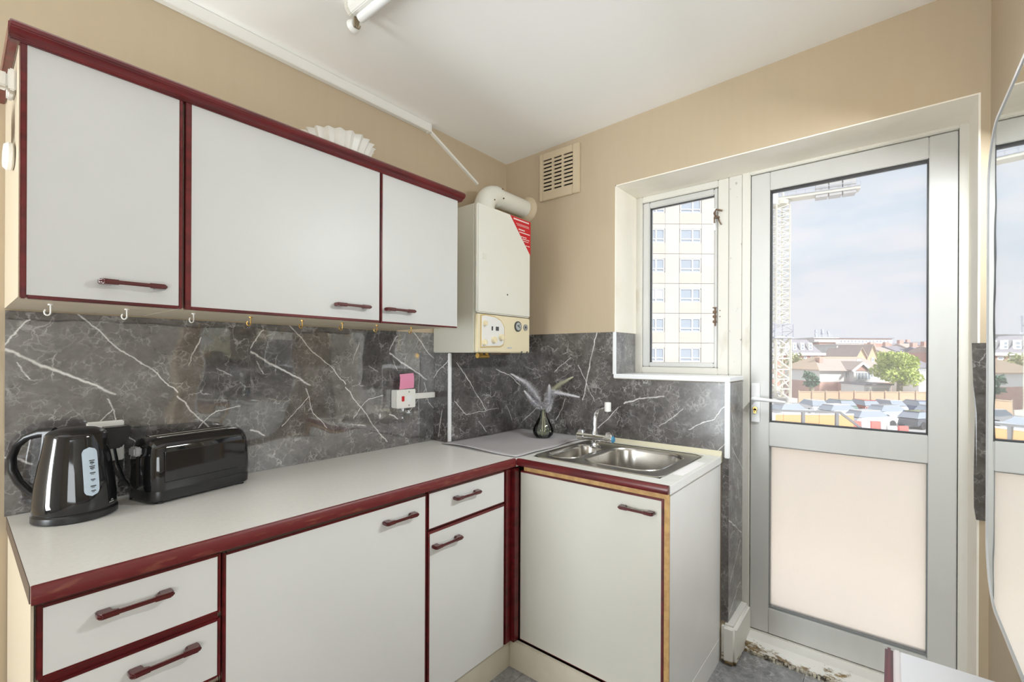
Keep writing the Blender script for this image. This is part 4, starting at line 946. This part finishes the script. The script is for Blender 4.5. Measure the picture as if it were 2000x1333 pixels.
cj = MB(); cj.loft([[tuple(Vector((0, 0, zt+.6))+jd*t+Vector((.5, .86, 0))*w_+Vector((0, 0, h))) for w_, h in ((-.9, 0), (.9, 0), (.9, .35), (-.9, .35))] for t in (-2, 9.0)])
cj.build('counter_jib', 'crane', K.r)
for i in range(3):
    t0 = 4.2+1.5*i
    MB().loft([[tuple(Vector((0, 0, zt))+jd*t+Vector((.5, .86, 0))*w_+Vector((0, 0, h))) for w_, h in ((-.8, .2), (.8, .2), (.8, 2.6), (-.8, 2.6))] for t in (t0, t0+1.35)]).build('counterweight', 'concrete', K.r)
hr = MB()
for w_ in (-.95, .95):
    for h in (1.0, 1.5): hr.bar(Vector((0, 0, zt+h))+jd*-2+Vector((.5, .86, 0))*w_, Vector((0, 0, zt+h))+jd*9+Vector((.5, .86, 0))*w_, .07)
    for t in range(-2, 10): hr.bar(Vector((0, 0, zt+.9))+jd*t+Vector((.5, .86, 0))*w_, Vector((0, 0, zt+1.5))+jd*t+Vector((.5, .86, 0))*w_, .06)
hr.build('guard_rail', 'cranegrey', K.r)
jib(MB(), Vector((0, 0, zt+.8))-jd*2, Vector((0, 0, zt+.8))-jd*30, 1.3, 1.4, 14).build('jib', 'crane', K.r)
ap = MB(); ap.bar((-.6, 0, zt+.5), (0, 0, zt+7), .2); ap.bar((.6, 0, zt+.5), (0, 0, zt+7), .2); ap.build('apex', 'crane', K.r)
B(-2.6, -1.3, -1.9, -.6, zt-.3, zt+1.7).build('cab', 'extwhite', K.r)

def window(E_, u0, u1, v0, v1, yf, nx=2, nz=1, name='window', fr='extwhite', gl='extglass', t=.09):
    x0, x1, z0, z1 = E_.X(u0), E_.X(u1), E_.Z(v1), E_.Z(v0); m_ = MB()
    for i in range(nx+1): xx = x0+(x1-x0)*i/nx; m_.box(xx-t/2, xx+t/2, yf-.10, yf+.05, z0, z1)
    for j in range(nz+1): zz = z0+(z1-z0)*j/nz; m_.box(x0-t/2, x1+t/2, yf-.10, yf+.05, zz-t/2, zz+t/2)
    f_ = m_.build(name, fr, E_.r)
    for i in range(nx): B(x0+(x1-x0)*i/nx+t/2, x0+(x1-x0)*(i+1)/nx-t/2, yf-.05, yf+.02, z0+t/2, z1-t/2).build('pane', gl, f_)
    return f_
# white gabled house
H = Ext('gabled_house', 'white rendered house with red gable behind the fence', 'house', 1668, 62)
X, Z = H.X, H.Z
ze = Z(717); zr = Z(694)
B(X(1601), X(1742), 0, 8, Z(741), ze).build('rendered_wall', 'extwhite', H.r)
B(X(1601), X(1742), .02, 8, 0, Z(741)).build('brick_base', 'brickpink', H.r)
MB().loft([[(X(1594), -.6, ze-.15), (X(1750), -.6, ze-.15), (X(1750), 9, ze-.15), (X(1594), 9, ze-.15)], [(X(1628), 4, zr), (X(1728), 4, zr), (X(1728), 4.4, zr), (X(1628), 4.4, zr)]]).build('hip_roof', 'tileroof', H.r)
MB().loft([[(X(1594)-.02, -.62, ze-.12), (X(1594), 9, ze-.12), (X(1594), 9, ze), (X(1594), -.6, ze)], [(X(1627), 3.9, zr+.02), (X(1627), 4.3, zr+.02), (X(1627), 4.3, zr+.1), (X(1627), 3.9, zr+.1)]]).build('hip_slope', 'orangeroof', H.r)
B(X(1628), X(1728), 3.9, 4.4, zr, zr+.14).build('ridge', 'orangeroof', H.r)
gx0, gx1, gzt = X(1651), X(1691), Z(703.5)
B(X(1657), X(1689), -1.0, .05, Z(741), ze).build('bay_wall', 'extwhite', H.r)
B(X(1636), X(1689), -1.0, .05, 0, Z(741)).build('bay_base', 'brickpink', H.r)
MB().prism([(gx0+.5, ze-.1), (gx1-.5, ze-.1), ((gx0+gx1)/2, gzt-.3)], 'y', -1.12, 3.5).build('gable', 'brickfar', H.r)
gb = MB(); gb.bar((gx0, -1.3, ze-.2), ((gx0+gx1)/2, -1.3, gzt), .22, .3); gb.bar((gx1, -1.3, ze-.2), ((gx0+gx1)/2, -1.3, gzt), .22, .3); gb.build('bargeboard', 'extwhite', H.r)
gr_ = MB()
for a in (gx0, gx1): gr_.loft([[(a, -1.3, ze-.1), ((gx0+gx1)/2, -1.3, gzt+.1), ((gx0+gx1)/2, -1.3, gzt+.22), (a, -1.3, ze+.05)], [(a, 3, ze-.1), ((gx0+gx1)/2, 4, gzt+.1), ((gx0+gx1)/2, 4, gzt+.22), (a, 3, ze+.05)]])
gr_.build('gable_roof', 'tileroof', H.r)
window(H, 1663, 1688, 722, 735.5, -1.0, 4, 1); window(H, 1650, 1654, 722, 733, 0, 1, 1); window(H, 1638, 1659, 744, 758, -1.0, 3, 1); window(H, 1666, 1676, 744, 758, -1.0, 2, 1); window(H, 1696, 1704, 722, 732, 0, 1, 1)
MB().box(X(1620), X(1627), 2, 3, ze, Z(693)).build('chimney', 'brickpink', H.r)
window(H, 1697, 1704, 697, 703, 2.2, 1, 1, 'skylight', 'extwhite', 'curtain')
G_ = Ext('garage', 'low white garage with dark flat roof beside the gabled house', 'garage', 1715, 57)
B(G_.X(1688), G_.X(1741), 0, 4, 0, G_.Z(747)).build('wall', 'extwhite', G_.r); B(G_.X(1686), G_.X(1744), -.2, 4.2, G_.Z(747), G_.Z(743.5)).build('flat_roof', 'slate', G_.r)
B(G_.X(1692), G_.X(1736), -.06, .0, 0, G_.Z(752)).build('garage_door', 'concrete', G_.r)

# brick mansard building on the left
L_ = Ext('mansard_building', 'red brick building with slate mansard and white dormers', 'building', 1560, 88)
X, Z = L_.X, L_.Z
B(X(1470), X(1608), 0, 14, 0, Z(690)).build('brick_wall', 'brickfar', L_.r)
B(X(1468), X(1610), -.5, 14.4, Z(690), Z(685)).build('cornice', 'extwhite', L_.r)
MB().loft([[(X(1470), 0, Z(685)), (X(1606), 0, Z(685)), (X(1606), 14, Z(685)), (X(1470), 14, Z(685))], [(X(1472), 2, Z(658)), (X(1588), 2, Z(658)), (X(1588), 12, Z(658)), (X(1472), 12, Z(658))]]).build('mansard_roof', 'slate', L_.r)
for u in (1508, 1524, 1538.5, 1554, 1569.5, 1585):
    B(X(u-4), X(u+4), .4, 3, Z(681), Z(665)).build('dormer', 'extwhite', L_.r); window(L_, u-3, u+3, 667.5, 679, .38, 1, 2, t=.18)
for u in (1512, 1540, 1557, 1572, 1586, 1600):
    for v in (692, 708, 725): window(L_, u-2.5, u+2.5, v, v+9, 0, 1, 2, t=.18)
for (nm, lab, u, d, u0, u1, vt, h, mat_, roof) in (
    ('brick_block', 'square brick block with grey parapet beside the mansard roof', 1618, 112, 1600, 1632, 664, 12, 'brickfar', 'concrete'),
    ('flat_block', 'grey flat-roofed block with a strip of dark windows', 1658, 105, 1634, 1682, 668, 12, 'concrete', 'concrete'),
    ('long_block', 'long far brick block with white top floor', 1690, 150, 1618, 1742, 656, 14, 'brickfar', 'slate'),
    ('plant_block', 'pale block carrying aerials on its roof', 1612, 128, 1590, 1634, 656, 10, 'concrete', 'concrete')):
    E_ = Ext(nm, lab, 'building', u, d)
    B(E_.X(u0), E_.X(u1), 0, h, 0, E_.Z(vt)).build('wall', mat_, E_.r); B(E_.X(u0)-.4, E_.X(u1)+.4, -.4, h+.4, E_.Z(vt), E_.Z(vt-1.6)).build('roof', roof, E_.r)
    if nm == 'long_block':
        B(E_.X(u0), E_.X(u1), -.15, 0, E_.Z(665.5), E_.Z(658)).build('white_storey', 'extwhite', E_.r)
        for k in range(14): window(E_, 1640+7*k, 1643.5+7*k, 659, 664, -.15, 1, 1, t=.15)
    if nm == 'flat_block':
        for k in range(4): window(E_, 1642+9*k, 1650+9*k, 671, 679.5, 0, 2, 1, t=.2)
        for k in range(4): window(E_, 1642+9*k, 1648+9*k, 683, 689, 0, 1, 1, t=.2)
    if nm == 'brick_block':
        for u_ in (1603, 1613, 1623):
            for v_ in (670, 681): window(E_, u_, u_+4, v_, v_+6, 0, 1, 1, t=.2)
    if nm == 'plant_block':
        for k, (u_, v_) in enumerate(((1603, 648), (1607, 644), (1612, 637), (1616, 640), (1620, 636), (1624, 641), (1628, 645), (1632, 640))):
            MB().cyl((E_.X(u_), 2+k % 3, E_.Z(656)), (E_.X(u_), 2+k % 3, E_.Z(v_)), .12, n=6).box(E_.X(u_)-.25, E_.X(u_)+.25, 1.8+k % 3, 2.2+k % 3, E_.Z(v_+6), E_.Z(v_+1)).build('aerial', 'cranegrey', E_.r)
        rl = MB()
        for v_ in (650, 653): rl.bar((E_.X(1601), .5, E_.Z(v_)), (E_.X(1629), .5, E_.Z(v_)), .15)
        rl.build('roof_rail', 'cranegrey', E_.r)
# yellow gables
for (u, lab) in ((1682, 'yellow brick gable behind the white house, left of a pair'), (1704, 'yellow brick gable behind the white house, right of a pair')):
    E_ = Ext('yellow_gable_house', lab, 'house', u, 80, 'pair of yellow gabled houses')
    vt = 674 if u < 1690 else 668
    B(E_.X(u-10), E_.X(u+10), 0, 8, 0, E_.Z(692)).build('wall', 'yellowbrick', E_.r)
    MB().prism([(E_.X(u-10), E_.Z(692)), (E_.X(u+10), E_.Z(692)), (E_.X(u), E_.Z(vt))], 'y', 0, 8).build('gable', 'yellowbrick', E_.r)
    rf = MB()
    for s_ in (-1, 1): rf.loft([[(E_.X(u+10.8*s_), y, E_.Z(693)), (E_.X(u), y, E_.Z(vt)), (E_.X(u), y, E_.Z(vt-1.2)), (E_.X(u+10.8*s_), y, E_.Z(691.5))] for y in (-.3, 8.3)])
    rf.build('roof', 'tileroof', E_.r)
    window(E_, u-2, u+2, 694, 701, 0, 1, 1, t=.15)
# terraces in the distance on the right
hs = [(1735, 100, 24, 682, 671, 'brickpink', 'tileroof'), (1762, 120, 26, 680, 669, 'extwhite', 'slate'), (1790, 130, 28, 676, 664, 'extwhite', 'tileroof'), (1820, 115, 30, 684, 670, 'brickpink', 'slate'), (1778, 82, 34, 706, 692, 'brickpink', 'tileroof'), (1812, 78, 34, 712, 696, 'extwhite', 'slate'),
      (1750, 170, 30, 672, 664, 'concrete', 'slate'), (1850, 105, 40, 682, 668, 'brickpink', 'tileroof'), (1900, 95, 44, 684, 668, 'extwhite', 'slate'), (1945, 110, 44, 680, 667, 'brickpink', 'tileroof'), (1805, 190, 40, 668, 661, 'brickpink', 'slate')]
wh = ['nearest the tree', 'white with slate roof above the tree', 'white with tiled roof at the skyline', 'brick with slate roof at the far right of the door', 'brick, lower right behind the tree', 'white, lowest at the right edge of the glass', 'grey, on the skyline above the tree', 'brick, beyond the right door stile', 'white, beyond the right door stile', 'brick, farthest right beyond the door', 'brick, on the skyline at the right']
for (u, d, w_, ve, vt, m1_, m2_), q in zip(hs, wh):
    E_ = Ext('terraced_house', 'small distant house ' + q, 'house', u, d, 'distant houses on the right')
    B(E_.X(u-w_/2), E_.X(u+w_/2), 0, 8, 0, E_.Z(ve)).build('wall', m1_, E_.r)
    MB().loft([[(E_.X(u-w_/2-1), -.4, E_.Z(ve)), (E_.X(u+w_/2+1), -.4, E_.Z(ve)), (E_.X(u+w_/2+1), 8.4, E_.Z(ve)), (E_.X(u-w_/2-1), 8.4, E_.Z(ve))], [(E_.X(u-w_/2-1), 3.9, E_.Z(vt)), (E_.X(u+w_/2+1), 3.9, E_.Z(vt)), (E_.X(u+w_/2+1), 4.1, E_.Z(vt)), (E_.X(u-w_/2-1), 4.1, E_.Z(vt))]]).build('roof', m2_, E_.r)
    B(E_.X(u-w_/2)+.2, E_.X(u-w_/2)+1.4, 3.5, 4.5, E_.Z(ve), E_.Z(vt)+1).build('chimney', 'brickpink', E_.r)
    for k in (-.25, .25):
        window(E_, u+w_*k-w_*.11, u+w_*k+w_*.11, ve+2.5, ve+8, 0, 2, 1, t=.13)
# trees
def tree(name, lab, u, d, u0, u1, v0, v1, m, n, trunk=True, leaf=.34):
    E_ = Ext(name, lab, 'tree', u, d); X, Z = E_.X, E_.Z
    cx, cz, rx, rz_ = (X(u0)+X(u1))/2, (Z(v0)+Z(v1))/2, (X(u1)-X(u0))/2, (Z(v0)-Z(v1))/2
    rng = random.Random(u); fb = MB()
    blobs = [(cx+rx*.62*rng.uniform(-1, 1), rx*.6*rng.uniform(-1, 1), cz+rz_*.62*rng.uniform(-1, 1), rng.uniform(.3, .5)) for _ in range(16)]
    for _ in range(n):
        b = rng.choice(blobs); d_ = Vector((rng.gauss(0, 1), rng.gauss(0, 1), rng.gauss(0, 1))).normalized()*rng.uniform(.35, 1)**.5
        p = Vector((b[0]+d_.x*rx*b[3], b[1]+d_.y*rx*b[3], b[2]+d_.z*rz_*b[3]))
        a = Vector((rng.uniform(-1, 1), rng.uniform(-1, 1), rng.uniform(-1, 1)))*leaf; c_ = Vector((rng.uniform(-1, 1), rng.uniform(-1, 1), rng.uniform(-1, 1)))*leaf
        fb.tri(p-a*.5, p+a*.5, p+c_)
    f_ = fb.build('foliage', m, E_.r, fix=False); f_['kind'] = 'stuff'
    if trunk:
        tb_ = MB(); tb_.tube([(0, 0, 0), (.05, 0, cz-rz_*.7), (0, 0, cz)], [.34, .28, .12], 8); tb_.build('trunk', 'bark', E_.r)
        for k in range(5):
            a = rng.uniform(-1, 1); MB().tube([(.03, 0, (cz-rz_)*(.75+.06*k)), (rx*.35*a, rx*.3*rng.uniform(-1, 1), cz-rz_*.3), (rx*.6*a, rx*.3*rng.uniform(-1, 1), cz+rz_*.3)], [.17, .10, .04], 6).build('branch', 'bark', E_.r)
    return E_
tree('lime_tree', 'bright lime green tree behind the fence, right of the white house', 1757, 55.8, 1714, 1801, 679, 745, 'leaf', 5200)
tree('olive_tree', 'olive brown spring tree in front of the brick building', 1555, 70, 1535, 1580, 686, 742, 'leaf_olive', 1800)
tree('bushy_tree', 'dark green bushy tree left of the white house', 1585, 59, 1572, 1597, 722, 752, 'leaf_dark', 1100)
tree('low_shrub', 'low grey green shrub at the foot of the brick building', 1548, 75, 1532, 1576, 738, 760, 'leaf_dark', 700, False)
# fence
FE = Ext('timber_fence', 'long pale timber fence closing the car park', 'fence', 1700, 54)
us = [1560, 1586, 1613, 1640, 1669, 1701, 1729, 1757, 1789, 1822, 1856, 1890]
for a, b in zip(us, us[1:]):
    B(FE.X(a)+.06, FE.X(b)-.06, 0, .05, 0, FE.Z(760)).build('fence_panel', 'fence', FE.r)
    B(FE.X(a)+.06, FE.X(b)-.06, -.05, .0, FE.Z(761), FE.Z(759)).build('fence_rail', 'fencepost', FE.r)
for a in us: B(FE.X(a)-.07, FE.X(a)+.07, -.1, .06, 0, FE.Z(757.5)).build('fence_post', 'fencepost', FE.r)
# cars
def car(u, d, rz, col, lab, van=False):
    E_ = Ext('parked_car', lab, 'car', u, d, 'cars in the car park', rz); r = E_.r
    cm = mat('car_paint', col, .25, **{'Coat Weight': .6})
    prof = [(-2.1, .28), (-2.15, .62), (-2.0, .86), (-1.15, .95), (1.0, .97), (1.9, .88), (2.12, .66), (2.12, .30)]
    MB().prism(prof, 'y', -.86, .86).build('body', cm, r, bevel=.07)
    if van: cab = [[(-1.9, .95), (2.0, .95)], [(-1.75, 1.85), (1.3, 1.85)]]
    else: cab = [[(-1.95, .93), (1.05, .95)], [(-1.45, 1.44), (.35, 1.46)]]
    (a0, a1), (b0, b1) = cab
    cb_ = MB(); cb_.loft([[(a0[0], -.80, a0[1]), (a1[0], -.80, a1[1]), (a1[0], .80, a1[1]), (a0[0], .80, a0[1])], [(b0[0], -.62, b0[1]), (b1[0], -.62, b1[1]), (b1[0], .62, b1[1]), (b0[0], .62, b0[1])]]).build('cabin_glass', 'extglass', r)
    B(b0[0]-.05, b1[0]+.05, -.64, .64, b0[1]-.03, b1[1]+.03).build('roof', cm, r, bevel=.03)
    for x in (-1.35, 1.32):
        for y in (-.80, .80): MB().cyl((x, y-.1, .32), (x, y+.1, .32), .32, n=14).build('wheel', 'tyre', r)
    return E_
wc, sv, dk_, bl_, rd, gn = (.75, .76, .78), (.52, .55, .60), (.10, .11, .14), (.12, .18, .34), (.50, .08, .07), (.16, .26, .24)
cars = [(1585, 50.5, 1.45, wc, 'white car parked nose to the fence, first from the left'), (1634, 51, 1.6, gn, 'dark green car parked nose to the fence'), (1682, 51, 1.5, rd, 'red car parked nose to the fence'), (1728, 51, 1.6, wc, 'white car parked nose to the fence beneath the lime tree'), (1785, 50.5, 1.5, bl_, 'blue car parked nose to the fence, at the right'),
        (1545, 46, .25, sv, 'silver car parked beneath the crane'), (1642, 45.5, .2, wc, 'white car in the middle row, above the dark handrail'), (1738, 45, .2, sv, 'silver car in the middle row, above the red and white barriers'), (1830, 45.5, .3, wc, 'white car hidden by the right door stile'),
        (1700, 40.5, .15, wc, 'white car in the nearest row, behind the red barriers'), (1803, 40, .3, dk_, 'dark car in the nearest row at the right edge of the door glass')]
for c_ in cars: car(*c_)
# site barriers and hoarding
for i, (u, v, d, m_) in enumerate(((1671, 808, 37, 'barred'), (1690, 809, 37, 'extwhite'), (1709, 811, 37, 'barred'), (1728, 813, 37, 'extwhite'), (1742, 822, 34.5, 'extwhite'), (1764, 824, 34.5, 'barred'), (1590, 803, 39, 'barred'), (1608, 804, 39, 'barred'))):
    E_ = Ext('road_barrier', ('red' if m_ == 'barred' else 'white') + ' plastic road barrier in the car park, ' + ['first from the left of the front row', 'second of the front row', 'third of the front row', 'fourth of the front row', 'nearest white one at the right', 'nearest red one at the right', 'behind the orange hoarding, left one', 'behind the orange hoarding, right one'][i], 'barrier', u, d, 'plastic road barriers', -.08)
    MB().prism([(-.36, 0), (.36, 0), (.36, .14), (.13, .26), (.10, .95), (-.10, .95), (-.13, .26), (-.36, .14)], 'x', -.35, .35).build('barrier_body', m_, E_.r, bevel=.03)
    for q in (-.30, .12): B(q, q+.18, -.40, .40, 0, .08).build('foot', 'tyre', E_.r)
for i, (u0, u1) in enumerate(((1506, 1530), (1531, 1567), (1571, 1600), (1601, 1632), (1637, 1668))):
    E_ = Ext('hoarding_panel', 'orange site hoarding panel, ' + ['partly hidden by the door handle', 'second from the left behind the dark rail', 'third from the left behind the dark rail', 'fourth from the left behind the dark rail', 'right end, under the sloping handrail'][i], 'hoarding', u0, 36.5, 'orange hoarding panels')
    B(0, E_.X(u1), 0, .06, 0, E_.Z(803)).build('board', 'orange', E_.r); B(0, E_.X(u1), -.03, 0, E_.Z(806), E_.Z(803)).build('top_band', 'extwhite', E_.r)
RL = Ext('site_handrail', 'dark metal handrail with posts that slopes down at its right end', 'railing', 1570, 35)
X, Z = RL.X, RL.Z
MB().bar((X(1490), 0, Z(797)), (X(1642), 0, Z(801)), .14).build('top_rail', 'rail', RL.r)
MB().bar((X(1641), 0, Z(801)), (X(1684), 0, Z(833)), .15).build('sloping_rail', 'rail', RL.r)
for u in (1508, 1569, 1635): B(X(u)-.11, X(u)+.11, -.08, .08, 0, Z(800)).build('post', 'rail', RL.r)
